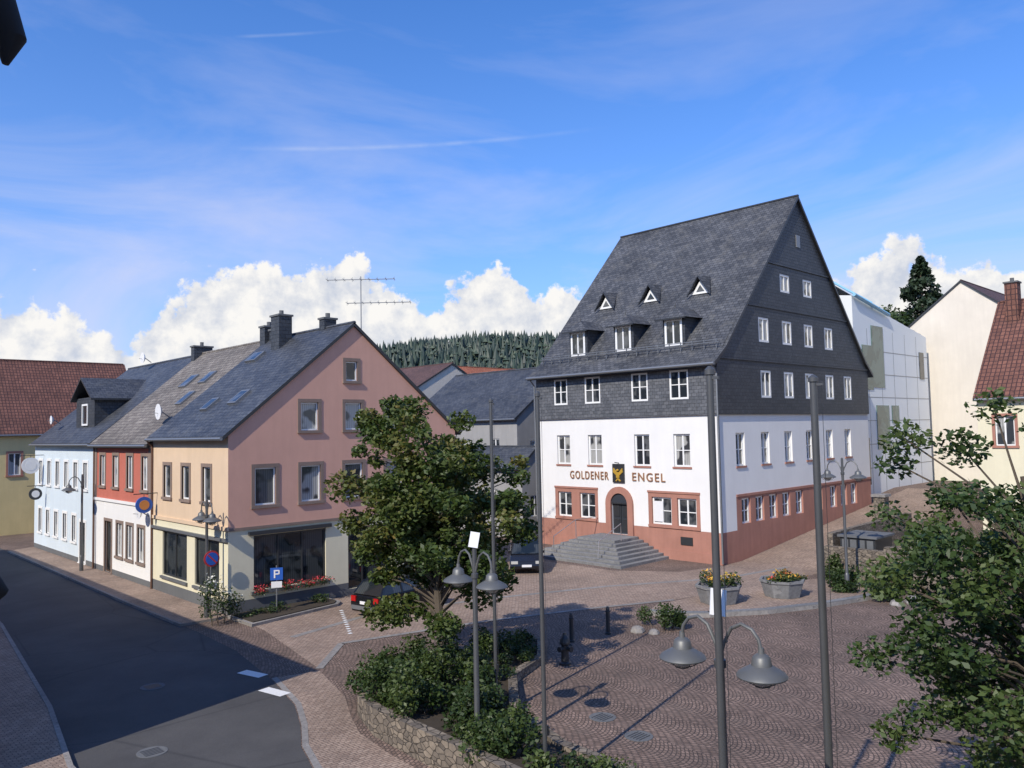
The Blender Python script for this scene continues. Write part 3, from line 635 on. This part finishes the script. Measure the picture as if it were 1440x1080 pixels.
def tree(name,base,cc,cr,ncl,clr,nl,ls,mat,tr=.16,seed=1,gap=.55,zmin=.6):
    rnd=random.Random(seed); g=grp(name); mb=MB(); bx,by,bz=base
    top=Vector((cc[0],cc[1],cc[2]+cr[2]*.55))
    pts=[];rs=[]
    for i in range(9):
        t=i/8; p=Vector(base).lerp(top,t)+Vector((math.sin(t*5+seed)*.12,math.cos(t*4+seed)*.12,0))*(1 if 0<i else 0); pts.append(p); rs.append(tr*(1-.85*t)+.015)
    mb.tube(pts,rs,'bark',9)
    cl=[]
    for k in range(ncl):
        for _ in range(40):
            d=Vector((rnd.gauss(0,1),rnd.gauss(0,1),rnd.gauss(0,1))).normalized(); r=rnd.random()**.38
            lump=1+.2*math.sin(d.x*5+seed)+.16*math.cos(d.y*6+d.z*4+seed*2)
            p=Vector(cc)+Vector((d.x*cr[0],d.y*cr[1],d.z*cr[2]))*r*lump
            if p.z<bz+zmin: continue
            if all((p-Vector(q[0])).length>clr*gap for q in cl): break
        if p.z<bz+zmin: continue
        s=clr*(.55+.8*rnd.random()); tone=.25+.5*rnd.random()
        cl.append((tuple(p),(s,s,s*.75),int(nl*(s/clr)**2*(.7+.6*rnd.random())),tone))
        ta=min(.95,max(.25,(p.z-bz)/(top.z-bz)*.75-.05+rnd.random()*.08)); i=ta*8; i0=int(i); q=pts[i0].lerp(pts[min(8,i0+1)],i-i0)
        m1=q.lerp(p,.5)+Vector((rnd.uniform(-.2,.2),rnd.uniform(-.2,.2),.25)); r0=tr*.32*(1-ta*.5)
        mb.tube([q,m1,p],[r0,r0*.6,.012],'bark',5)
    mb.obj('trunk_and_limbs',g,smooth=True); leafmesh('crown_leaves',cl,ls,mat,g); return g
tree('broadleaf_tree',(15.7,19.8,.3),(15.85,19.95,5.1),(2.9,2.9,3.2),150,.55,310,.14,'leaf',.15,seed=3,zmin=1.5)
tree('foreground_tree',(13.6,2.5,0),(12.85,3.1,5.2),(2.25,2.15,3.1),150,.38,230,.085,'leaf2',.16,seed=8,gap=.78)
def bush(name,items,ls,mat,flower=None,seed=1,dens=260):
    rnd=random.Random(seed); g=grp(name); cl=[];mb=MB()
    for (x,y,z,rx,ry,rz) in items:
        k=max(3,int(rx*ry*8))
        for i in range(k):
            a=rnd.random()*6.28; r=math.sqrt(rnd.random())*.9; px,py=x+math.cos(a)*r*rx,y+math.sin(a)*r*ry
            hh=rz*math.sqrt(max(.1,1-r*r))*(.7+.5*rnd.random()); s=.28+.18*rnd.random()
            cl.append(((px,py,z+hh*.62),(s,s,hh*.5),int(dens*(.6+hh*.5)),.2+.55*rnd.random()))
            mb.tube([(px*.6+x*.4,py*.6+y*.4,z),(px,py,z+hh*.7)],[.025,.008],'bark',4)
    mb.obj('stems',g); leafmesh('leaves',cl,ls,mat,g)
    if flower:
        fl=[((c[0],c[1],c[2]+r[2]*.55),(r[0]*1.05,r[1]*1.05,r[2]*.6),int(30),.2+.6*rnd.random()) for c,r,n,t in cl]
        leafmesh('flowers',fl,ls*1.1,flower,g)
    return g
g=grp('raised_planting_bed'); mb=MB()
bed=[(11.35,9),(11.55,14.6),(11.75,17.6),(12.3,19.2),(13.3,20.4),(16,21.3),(20.6,21.7),(20.9,20.4),(19.4,18.9),(17.2,18.0),(15,15.6),(14.0,13),(13.6,9)]
n=len(bed)
inn=[]
for i,p in enumerate(bed):
    a=Vector(bed[i-1]); b=Vector(bed[(i+1)%n]); t=(b-a).normalized(); nn=Vector((t.y,-t.x)); 
    inn.append((p[0]+nn.x*.28,p[1]+nn.y*.28))
hts=[.75,.75,.68,.5,.35,.25,.22,.22,.22,.28,.35,.45,.6]
for i in range(n):
    j=(i+1)%n; a,b,c,d=bed[i],bed[j],inn[j],inn[i]
    mb.hexa([(*a,-.05),(*b,-.05),(*c,-.05),(*d,-.05),(*a,hts[i]),(*b,hts[j]),(*c,hts[j]),(*d,hts[i])],'stone')
mb.obj('stone_retaining_wall',g)
mb=MB(); mb.poly([(p[0],p[1],hts[i]-.1) for i,p in enumerate(inn)],'soil'); 
o=mb.obj('soil',g,recalc=False)
bm=bmesh.new(); bm.from_mesh(o.data); bmesh.ops.triangulate(bm,faces=bm.faces[:]); bm.to_mesh(o.data); bm.free()
bush('hedge',[(12.6,18.5,.3,.95,1.0,1.5),(13.6,19.6,.3,1.1,.8,1.5),(12.3,16.9,.4,.85,1.1,1.35),(14.4,18.3,.3,1.3,1.2,1.5),(13.1,15.2,.4,1.1,1.4,1.15),(15.6,20.2,.25,1.2,.9,1.2),(12.4,13.3,.4,.9,1.4,1.0),(14.2,16.6,.3,1.0,1.0,1.2)],.095,'hedge',seed=2,dens=320)
bush('shrub',[(17.6,20.2,.2,1.2,.8,.9),(19.4,20.4,.15,1.1,.7,.6),(16.5,18.7,.25,.9,.8,.8),(18.2,19.2,.15,.9,.6,.5)],.09,'hedge',seed=5)
bush('low_groundcover',[(13.0,11.2,.35,.8,1.2,.4),(12.7,9.8,.35,.8,.8,.35)],.08,'hedge',seed=15,dens=160)
bush('shrub',[(25.6,18.7,0,.95,.85,1.05)],.08,'hedge',seed=6,dens=460)
for (x,y,r) in ((24.5,19.0,.28),(24.7,18.4,.22),(26.6,19.0,.25),(36.0,13.2,.4),(35.2,13.6,.3)):
    mb=MB(); mb.lathe((x,y,-.05),[(r,0),(r*1.05,r*.3),(r*.8,r*.75),(r*.35,r*.98),(.001,r)],'kerb',7); mb.obj('boulder',smooth=False,bevel=.03)
bush('shrub',[(36.6,16.2,0,1.2,.9,1.2),(37.2,14.6,0,1.1,.9,1.2),(35.6,14.3,0,.8,.7,.9),(38.0,17.2,0,.7,.8,1.4)],.11,'hedge',seed=9,dens=330)
bush('flowering_shrub',[(14.2,32.2,0,.8,.75,2.1)],.09,'hedge','whitefl',seed=11,dens=220)
bush('window_box_flowers',[(16.6,33.0,.75,.4,.15,.4),(17.6,33.0,.75,.4,.15,.4),(18.6,33.0,.75,.4,.15,.4),(19.3,33.0,.75,.3,.15,.4)],.07,'hedge','redfl',seed=12,dens=90)
bush('garden_shrub',[(42.5,12.5,.3,1.8,1.6,2.4),(44,9.5,.3,2,2,3),(41,9,0,1.6,1.6,2.2)],.14,'hedge',seed=13,dens=260)
mb=MB(); sp=[(14.9,30.9),(16.2,31.1),(19.3,31.6),(19.7,32.0),(19.7,33.15),(14.9,33.15)]
mb.prism(sp,-.05,.12,'kerb'); mb.prism([(15.05,31.1),(16.2,31.25),(19.2,31.75),(19.5,32.1),(19.5,33.1),(15.05,33.1)],.121,.16,'soil'); mb.obj('planting_strip')
bush('low_groundcover',[(15.8,32.0,.1,.7,.5,.4),(17.0,32.2,.1,.9,.5,.45),(18.4,32.5,.1,.9,.5,.45)],.08,'hedge',seed=14,dens=140)
# ---------------------------------------------------------------- terrace with planters
mb=MB(); tp=[(26.9,20.3),(27.2,19.4),(28.2,18.2),(30.2,16.8),(32.6,15.7),(35.2,14.9),(37,14.6),(38.3,15.2),(38.2,18.2),(35,19.6),(31,20.4),(28.2,20.8)]
mb.prism(tp,-.05,.16,'cobble2','kerb')
for i in range(7):
    a=Vector(tp[i]); b=Vector(tp[i+1]); t=(b-a).normalized(); nn=Vector((-t.y,t.x))*.3
    mb.prism([tuple(a),tuple(b),(b.x+nn.x,b.y+nn.y),(a.x+nn.x,a.y+nn.y)],.161,.2,'steps')
mb.obj('raised_terrace')
for (x,y) in ((30.3,19.1),(33.2,17.7)):
    g=grp('stone_planter'); mb=MB(); mb.lathe((x,y,.17),[(.78,0),(.95,.62),(1.0,.64),(1.0,.74),(.88,.74),(.86,.6),(.001,.6)],'steps',8); mb.obj('tub',g)
    b=bush('plants',[(x,y,.75,.85,.85,.75)],.09,'hedge','flowers',seed=int(x),dens=260); b.parent=g
for (x,y) in ((21.8,19.9),(23.5,19.6)):
    mb=MB(); mb.lathe((x,y,0),[(.11,0),(.11,.06),(.075,.08),(.075,.8),(.095,.82),(.095,.86),(.07,.88),(.07,.95),(.04,1.02),(.001,1.03)],'dark',14); mb.obj('bollard',smooth=True)
mb=MB(); x,y=19.6,18.2
mb.lathe((x,y,0),[(.2,0),(.2,.06),(.13,.1),(.12,.62),(.17,.66),(.17,.72),(.14,.84),(.06,.95),(.05,1.02),(.001,1.03)],'dark',14)
for d in ((.24,0),(-.24,0),(0,-.26)): mb.tube([(x,y,.52),(x+d[0],y+d[1],.52)],.07,'dark',10); mb.tube([(x+d[0],y+d[1],.52),(x+d[0]*1.15,y+d[1]*1.15,.52)],.09,'dark',10)
mb.obj('fire_hydrant')
mb=MB(); mb.prism([(38.3,15.3),(38.6,15.35),(38.75,18.2),(38.4,18.2)],-.1,1.7,'stone'); mb.prism([(38.3,15.3),(38.7,15.3),(41,11.2),(43,9.5),(42.7,9.2),(40.7,11.0)],-.1,1.9,'stone'); mb.prism([(38.75,18.19),(44,18.4),(50,18.6),(50,18.25),(44,18.1),(38.75,17.9)],-.1,2.3,'stone'); mb.obj('rubble_stone_wall')
mb=MB(); mb.prism([(47.2,18.7),(47.9,18.7),(47.9,19.3),(47.2,19.3)],.3,3.4,'stone'); mb.prism([(47.1,18.6),(48.0,18.6),(48.0,19.4),(47.1,19.4)],3.401,3.55,'kerb'); mb.obj('stone_gate_pillar')
mb=MB(); mb.box((38.9,15.9,.8),(40.9,17.6,2.15),'dark'); mb.box((38.8,15.8,2.151),(41,17.7,2.25),'plinth')
for i in range(4): mb.box((38.87,16.0+i*.4,.9),(38.9,16.3+i*.4,2.05),'plinth')
mb.box((38.75,15.95,-.05),(40.8,17.55,.8),'stone'); mb.obj('metal_cabinet')
# ---------------------------------------------------------------- LAMPS and POLES
def lamphead(mb,x,y,z,s=1):
    mb.lathe((x,y,z),[(.36*s,0),(.37*s,.02*s),(.34*s,.06*s),(.24*s,.12*s),(.15*s,.17*s),(.13*s,.28*s),(.10*s,.31*s),(.05*s,.34*s),(.04*s,.42*s)],'lampm',24)
    mb.lathe((x,y,z-.13*s),[(.001,0),(.10*s,.02*s),(.17*s,.08*s),(.19*s,.14*s)],'lampglass',16)
    for k in range(6):
        a=k*math.pi/3; mb.tube([(x+.3*s*math.cos(a),y+.3*s*math.sin(a),z+.01),(x+.18*s*math.cos(a),y+.18*s*math.sin(a),z-.1*s),(x,y,z-.16*s)],.008*s,'lampm',4)
def lamp(x,y,H,dirs,R=.68,panel=False,z0=0,hs=1,drop=.9):
    g=grp('street_lamp'); mb=MB()
    mb.lathe((x,y,z0),[(.11,0),(.11,.9),(.085,.95),(.07,1.0),(.055,H-.1),(.05,H),(.001,H+.03)],'pole',12)
    mb.lathe((x,y,z0+H-.75),[(.058,0),(.085,.02),(.085,.12),(.058,.14)],'pole',12)
    mb.obj('post',g,smooth=True)
    mb=MB()
    for dx,dy in dirs:
        P=[]
        for t,zz in ((.0,-.72),(.12,-.45),(.3,-.2),(.55,-.1),(.8,-.16),(.95,-.3),(1,-.46)):
            P.append((x+dx*R*t,y+dy*R*t,z0+H+zz*drop/.9))
        mb.tube(P,.026,'lampm',8); mb.tube([(x,y,z0+H-.45),(x+dx*R*.2,y+dy*R*.2,z0+H-.35)],.015,'lampm',5)
        lamphead(mb,x+dx*R,y+dy*R,z0+H-drop+.02,hs)
    mb.obj('lamp_arms_and_shades',g,smooth=True)
    if panel:
        mb=MB(); a=Vector((.722,-.692,0))
        c=Vector((x,y,z0+H+.16)); u=a*.11+Vector((0,0,-.02)); v=Vector((.0,.0,.17))+a*.03+Vector((.692,.722,0))*.07; nrm=u.cross(v).normalized()*.015
        mb.hexa([c-u-v-nrm,c+u-v-nrm,c+u+v-nrm,c-u+v-nrm,c-u-v+nrm,c+u-v+nrm,c+u+v+nrm,c-u+v+nrm],'signwhite'); mb.tube([(x,y,z0+H),c],.02,'pole',6); mb.obj('sensor_panel',g)
    return g
lamp(12.55,14.5,4.95,[(0,1),(0,-1)],.6,True)
lamp(9.97,6.3,5.05,[(0.04,1),(0,-1)],.64,True,hs=.92,drop=.76)
lamp(14.2,33.6,5.0,[(0,1),(0,-1)],.55)
lamp(14.2,50.9,5.6,[(-1,0)],.7)
lamp(35.9,16.0,6.1,[(0,1),(0,-1)],.7)
for (x,y,t,r) in ((14.8,16.3,8.55,.05),(12.5,12.25,8.5,.05),(9.72,6.15,8.5,.055),(13.15,6.3,8.5,.066)):
    g=grp('flagpole'); mb=MB(); mb.lathe((x,y,0),[(r*1.8,0),(r*1.8,.12),(r,.14),(r,3),(r*.92,t-.35),(r*.92,t-.1),(r*1.25,t-.09),(r*1.25,t-.02),(.02,t+.03)],'pole',12); 
    mb.obj('pole',g,smooth=True); mb=MB(); mb.box((x-.02,y-r*2.6,t-.16),(x+.02,y-r*.9,t-.12),'pole'); mb.tube([(x,y-r*2.2,t-.16),(x,y-r*2.2,1.3)],.005,'dark',4); mb.box((x-.03,y-r*2,1.2),(x+.03,y-r*.95,1.4),'dark'); mb.obj('halyard',g)
def disc(mb,c,r,mat,axis,th=.03,n=22,): mb.lathe(c,[(r,-th/2),(r,th/2)],mat,n,axis=axis)
g=grp('parking_sign'); mb=MB(); x,y=16.6,32.1
mb.tube([(x,y,0),(x,y,2.1)],.03,'zinc',8)
a=Vector((.87,-.5,0)); nrm=Vector((-.5,-.87,0)); c=Vector((x,y,1.75))+nrm*.05
def plate(mb,c,hw,hh,mat,o=0):
    c=c+nrm*o; u=a*hw; v=Vector((0,0,hh)); w=nrm*.008; mb.hexa([c-u-v-w,c+u-v-w,c+u+v-w,c-u+v-w,c-u-v+w,c+u-v+w,c+u+v+w,c-u+v+w],mat)
plate(mb,c,.26,.26,'signblue'); plate(mb,c+Vector((0,0,-.45)),.22,.13,'signwhite')
plate(mb,c-a*.08,.03,.17,'signwhite',.02); plate(mb,c+a*.02+Vector((0,0,.14)),.07,.026,'signwhite',.02); plate(mb,c+a*.02,.07,.026,'signwhite',.02); plate(mb,c+a*.10+Vector((0,0,.07)),.026,.085,'signwhite',.02)
mb.obj('post_and_plate',g)
g=grp('no_parking_sign'); mb=MB(); x,y=14.15,33.1; disc(mb,(x,y-.12,2.6),.33,'signred','y'); disc(mb,(x,y-.145,2.6),.26,'signblue','y'); mb.hexa([(x-.2,y-.17,2.76),(x-.16,y-.17,2.8),(x+.2,y-.17,2.44),(x+.16,y-.17,2.4),(x-.2,y-.165,2.76),(x-.16,y-.165,2.8),(x+.2,y-.165,2.44),(x+.16,y-.165,2.4)],'signred'); mb.tube([(x,y,0),(x,y,2.95)],.03,'zinc',8); mb.obj('post_and_disc',g)
def hang(name,y,z,r,m1,m2,X=15):
    g=grp(name); mb=MB(); mb.tube([(X,y,z+r+.15),(X-r*2-.35,y,z+r+.15)],.025,'dark',6); mb.tube([(X-r-.25,y,z+r+.15),(X-r-.25,y,z+r)],.015,'dark',5)
    disc(mb,(X-r-.25,y,z),r,m1,'y',.1); disc(mb,(X-r-.25,y,z),r*.6,m2,'y',.13); mb.obj('bracket_and_disc',g)
hang('hanging_pub_sign',41.4,4.35,.40,'signblue','orange')
hang('hanging_shop_sign',62.5,5.9,.55,'signwhite','signwhite'); hang('hanging_shop_sign',61.8,4.0,.4,'dark','signwhite')
# ---------------------------------------------------------------- CARS
def car(loc,rot,paint,Lc=4.2,W=1.76,Hc=1.5):
    g=grp('parked_car'); g.location=loc; g.rotation_euler=(0,0,rot)
    mb=MB(); hw=W/2
    low=[(-Lc/2,.35),(-Lc/2-.02,.62),(-Lc/2+.04,.92),(-Lc/2+.35,1.0),(.75,.98),(1.55,.86),(Lc/2-.08,.68),(Lc/2,.45),(Lc/2-.04,.28),(-Lc/2+.06,.25)]
    secs=[(-hw,.0,.93),(-hw+.03,.0,.99),(-hw+.12,.0,1.0),(hw-.12,0,1.0),(hw-.03,0,.99),(hw,0,.93)]
    k=mb.m(paint); base=len(mb.v); n=len(low)
    for y,_,s in secs:
        for x,z in low: mb.v.append((x*(.985 if abs(y)>hw-.02 else 1),y,.25+(z-.25)*s if z>.5 else z))
    for i in range(len(secs)-1):
        for j in range(n): mb.f.append((base+i*n+j,base+i*n+(j+1)%n,base+(i+1)*n+(j+1)%n,base+(i+1)*n+j)); mb.mi.append(k)
    mb.f.append(tuple(base+j for j in range(n))); mb.mi.append(k); mb.f.append(tuple(base+(len(secs)-1)*n+j for j in range(n))); mb.mi.append(k)
    mb.obj('body',g,bevel=.03)
    mb=MB(); b=[(-Lc/2+.12,.97),(-Lc/2+.5,Hc-.06),(-Lc/2+1.0,Hc),(.1,Hc-.01),(.45,Hc-.1),(1.15,.95)]
    w0,w1=hw-.06,hw-.26
    def q(p,s): z=p[1]; t=(z-.95)/(Hc-.95); return (p[0],s*(w0+(w1-w0)*t),z)
    mb.poly([q(p,1) for p in b],'shopglass'); mb.poly([q(p,-1) for p in b],'shopglass')
    for i,mt in enumerate(['shopglass',paint,paint,paint,'shopglass']): mb.poly([q(b[i],1),q(b[i],-1),q(b[i+1],-1),q(b[i+1],1)],mt)
    for s in (1,-1):
        for i in range(5): mb.tube([q(b[i],s*1.005),q(b[i+1],s*1.005)],.035,paint,6)
        for x in (-.75,.25): mb.tube([q((x,.96),s*1.01),q((x,Hc-.02),s*1.01)],.035,paint,6)
        mb.box((.7,s*(hw+.02)-.08,.93),(.85,s*(hw+.02)+.08,1.07),paint)
    mb.obj('cabin',g)
    mb=MB()
    for x in (-Lc/2+.75,Lc/2-.8):
        for s in (1,-1):
            mb.lathe((x,s*(hw-.1),.31),[(.001,-.11),(.31,-.11),(.31,.11),(.001,.11)],'rubber',20,axis='y'); mb.lathe((x,s*(hw+.0),.31),[(.001,-.02),(.19,-.02),(.19,.02),(.001,.02)],'alu',10,axis='y')
    mb.obj('wheels',g)
    mb=MB()
    for s in (1,-1):
        mb.box((-Lc/2-.04,s*(hw-.2)-.14,.68),(-Lc/2+.05,s*(hw-.2)+.14,.9),'redlens'); mb.box((Lc/2-.16,s*(hw-.25)-.18,.56),(Lc/2-.02,s*(hw-.25)+.18,.7),'lampglass')
    mb.box((-Lc/2-.05,-.26,.6),(-Lc/2-.02,.26,.72),'signwhite'); mb.box((-Lc/2-.06,-hw+.1,.36),(-Lc/2+.05,hw-.1,.52),'plinth'); mb.box((Lc/2-.03,-.26,.4),(Lc/2+.02,.26,.52),'signwhite')
    mb.obj('lights_and_plates',g)
car((20.8,28.9,.0),.15,'carblack'); car((31.7,32.2,0),.8+math.pi,'carred',4.4,1.8,1.65); car((24.9,31.4,0),.1,'carred')
# ---------------------------------------------------------------- CONIFERS / FOREST
def conifer(name,x,y,z0,hh,r):
    g=grp(name); mb=MB(); mb.tube([(x,y,z0),(x,y,z0+hh)],[r*.08,.03],'bark',6); cl=[]
    rnd=random.Random(4)
    nl=34
    for i in range(nl):
        t=i/(nl-1); z=z0+hh*(.12+.86*t); rr=r*(1-t)**.75*(.8+.4*rnd.random())+.2
        for k in range(max(3,int(9*(1-t)))):
            a=rnd.random()*6.28; e=(x+math.cos(a)*rr*.6,y+math.sin(a)*rr*.6,z-rr*.18); cl.append((e,(rr*.45+.3,rr*.45+.3,.5+rr*.12),110,.15+.6*rnd.random()))
            mb.tube([(x,y,z),e],[.05,.02],'bark',3)
    mb.obj('trunk',g); leafmesh('needles',cl,.55,'conifer',g)
x,y=fr(54.3,105); conifer('pine_tree',x,y,2.5,27.0,7.0)
x,y=fr(50.5,108); tree('distant_tree',(x,y,3),(x,y,18.6),(3.8,3.8,5.0),36,1.5,140,.45,'leaf2',.4,seed=5)
fv=[];ff=[];rr_=[]
rnd=random.Random(21)
def addtree(x,y,z,hh,r):
    tone=rnd.random(); n=6
    if rnd.random()<.7:
        for lvl,(a,b,s) in enumerate(((.1,.6,1),(.4,1.0,.62))):
            base=len(fv); ph=rnd.random()*6
            for j in range(n):
                w=ph+6.283*j/n; rad=r*s*(.75+.5*rnd.random()); fv.append((x+rad*math.cos(w),y+rad*math.sin(w),z+hh*a+rnd.uniform(-.4,.4)))
            fv.append((x,y,z+hh*b))
            for j in range(n): ff.append((base+j,base+(j+1)%n,base+n)); rr_.append(min(1,max(0,tone*.6+rnd.uniform(-.1,.3))))
    else:
        for _ in range(6):
            base=len(fv); c=(x+rnd.gauss(0,r*.5),y+rnd.gauss(0,r*.5),z+hh*(.3+.4*rnd.random())); q=r*.6
            for d in ((1,0,0),(0,1,0),(-1,0,0),(0,-1,0),(0,0,1)): fv.append(tuple(c[i]+d[i]*q*rnd.uniform(.7,1.3) for i in range(3)))
            for t in ((0,1,4),(1,2,4),(2,3,4),(3,0,4)): ff.append(tuple(base+i for i in t)); rr_.append(min(1,max(0,.4+tone*.5+rnd.uniform(-.2,.2))))
for i in range(5600):
    fw=rnd.uniform(430,600); rt=(rnd.uniform(-.30,.14) if i<4300 else rnd.uniform(-.8,.8))*fw; x,y=fr(rt,fw); z=h(x,y)
    if z>2.5+6: addtree(x,y,z-1,rnd.uniform(8,16),rnd.uniform(2.4,3.8))
me=bpy.data.meshes.new('forest'); me.from_pydata(fv,[],ff); me.materials.append(M['forest']); at=me.attributes.new('rnd','FLOAT','FACE'); at.data.foreach_set('value',rr_)
o=bpy.data.objects.new('distant_forest',me); COL.objects.link(o)
# ---------------------------------------------------------------- CAMERA
cd=bpy.data.cameras.new('camera'); cam=bpy.data.objects.new('camera',cd); COL.objects.link(cam); scene.camera=cam
F0=Vector((.692,.722,0)).normalized(); R0=Vector((F0.y,-F0.x,0)); p=math.radians(3.25); r=math.radians(1.16)
Fv=F0*math.cos(p)+Vector((0,0,1))*math.sin(p); Uv=R0.cross(Fv); Rv=R0*math.cos(r)-Uv*math.sin(r); U2=Uv*math.cos(r)+R0*math.sin(r)
mt=Matrix((Rv,U2,-Fv)).transposed().to_4x4(); mt.translation=Vector((0,0,7.7)); cam.matrix_world=mt
cd.sensor_width=36; cd.lens=36*1127/1440; cd.clip_end=5000; cd.clip_start=.05
# ---------------------------------------------------------------- LIGHT
EL=39; d=Vector((.97,.225,0)).normalized()*math.cos(math.radians(EL)); d.z=-math.sin(math.radians(EL))
sl=bpy.data.lights.new('sun','SUN'); sl.energy=4.7; sl.angle=math.radians(.5); sl.color=(1,.92,.80)
so=bpy.data.objects.new('sun',sl); COL.objects.link(so); so.rotation_euler=d.to_track_quat('-Z','Y').to_euler()
w=bpy.data.worlds.new('World'); scene.world=w; w.use_nodes=True; nt=w.node_tree; bg=nt.nodes['Background']
sky=N(nt,'ShaderNodeTexSky',sky_type='NISHITA'); sky.sun_disc=False; sky.sun_elevation=math.radians(EL); sky.sun_rotation=math.atan2(-d.x,-d.y); sky.air_density=1.0; sky.dust_density=.3; sky.ozone_density=2.5
skc=mixc(nt,1.0,sky.outputs[0],(.52,1.28,2.25),'MULTIPLY')
tc=N(nt,'ShaderNodeTexCoord').outputs['Generated']; sp=N(nt,'ShaderNodeSeparateXYZ'); L(nt,tc,sp.inputs[0])
el=math_(nt,'ARCSINE',sp.outputs[2]); az=math_(nt,'ARCTAN2',sp.outputs[1],sp.outputs[0])
a0=math.radians(82); rng=math.radians(72)
t=math_(nt,'DIVIDE',math_(nt,'SUBTRACT',a0,az),rng,clamp=True)
tops=[(0,400),(50,396),(70,440),(95,428),(140,480),(170,505),(205,460),(235,405),(290,375),(350,378),(385,385),(430,398),(490,360),(545,398),(600,430),(640,408),(700,368),(745,405),(790,420),(900,440),(1150,425),(1200,392),(1262,345),(1310,352),(1345,392),(1390,356),(1440,376)]
def azel(u,v):
    rd=Fv*1127+Rv*(u-720)+U2*(540-v); rd.normalize(); return math.atan2(rd.y,rd.x),math.asin(rd.z)
st=[]
for u,v in tops:
    A_,E_=azel(u,v); st.append(((a0-A_)/rng,E_/.3))
top=math_(nt,'MULTIPLY',ramp(nt,t,st),.3)
n1=noise(nt,tc,19,7,.6); n3=noise(nt,tc,60,4,.6)
off=N(nt,'ShaderNodeVectorMath',operation='ADD'); L(nt,tc,off.inputs[0]); off.inputs[1].default_value=(-.010,.008,.012); n2=noise(nt,off.outputs[0],19,7,.6)
bil=math_(nt,'ADD',math_(nt,'MULTIPLY',math_(nt,'SUBTRACT',n1,.5),.15),math_(nt,'MULTIPLY',math_(nt,'SUBTRACT',n3,.5),.035))
edge=math_(nt,'SUBTRACT',math_(nt,'ADD',top,bil),el)
mk=N(nt,'ShaderNodeMapRange',interpolation_type='SMOOTHSTEP'); L(nt,edge,mk.inputs[0]); mk.inputs[1].default_value=-.003; mk.inputs[2].default_value=.011
low=N(nt,'ShaderNodeMapRange',interpolation_type='SMOOTHSTEP'); L(nt,el,low.inputs[0]); low.inputs[1].default_value=0.0; low.inputs[2].default_value=.10; low.inputs[3].default_value=.45; low.inputs[4].default_value=1
cm=math_(nt,'MULTIPLY',mk.outputs[0],low.outputs[0])
rel=math_(nt,'ADD',math_(nt,'MULTIPLY',math_(nt,'SUBTRACT',n1,n2),3.6),.66,clamp=True)
ccol=mixc(nt,rel,(6.4,6.9,8.0),(10.3,10.1,9.8))
hz=math_(nt,'MULTIPLY',math_(nt,'POWER',2.718,math_(nt,'MULTIPLY',math_(nt,'ABSOLUTE',el),-5.6)),.92)
c0=mixc(nt,hz,skc,(6.3,7.1,9.5))
mp=N(nt,'ShaderNodeMapping'); mp.inputs['Scale'].default_value=(1.2,1.2,4.2); mp.inputs['Rotation'].default_value=(.1,.12,0); L(nt,tc,mp.inputs[0])
ci=noise(nt,mp.outputs[0],1.5,6,.58,.9); cim=ramp(nt,ci,[(.42,0),(.75,1)])
cf=N(nt,'ShaderNodeMapRange'); L(nt,el,cf.inputs[0]); cf.inputs[1].default_value=.1; cf.inputs[2].default_value=.45; cf.inputs[3].default_value=.85; cf.inputs[4].default_value=.25
c1=mixc(nt,math_(nt,'MULTIPLY',cim,cf.outputs[0]),c0,(7.6,7.7,9.6))
def contrail(col,p0,p1,wd,amt):
    (A0,E0),(A1,E1)=azel(*p0),azel(*p1); k=(E1-E0)/(A1-A0)
    ln=math_(nt,'MULTIPLY_ADD',math_(nt,'SUBTRACT',az,A0),k,E0)
    dd=math_(nt,'ABSOLUTE',math_(nt,'SUBTRACT',el,ln)); f=ramp(nt,math_(nt,'DIVIDE',dd,wd),[(0,1),(1,0)])
    s=math_(nt,'DIVIDE',math_(nt,'SUBTRACT',A0,az),A0-A1); f2=ramp(nt,s,[(0,0),(.2,.8),(.6,.7),(1,0)])
    return mixc(nt,math_(nt,'MULTIPLY',math_(nt,'MULTIPLY',math_(nt,'MULTIPLY',f,f2),amt),ramp(nt,noise(nt,tc,30,3),[(.3,.3),(.6,1)])),col,(7.5,8.2,9.6))
c1=contrail(c1,(315,208),(860,178),.0035,.33); c1=contrail(c1,(315,52),(500,41),.0025,.2)
c2=mixc(nt,cm,c1,ccol)
L(nt,c2,bg.inputs[0]); bg.inputs[1].default_value=.094
scene.view_settings.view_transform='Standard'; scene.view_settings.look='None'; scene.view_settings.exposure=0
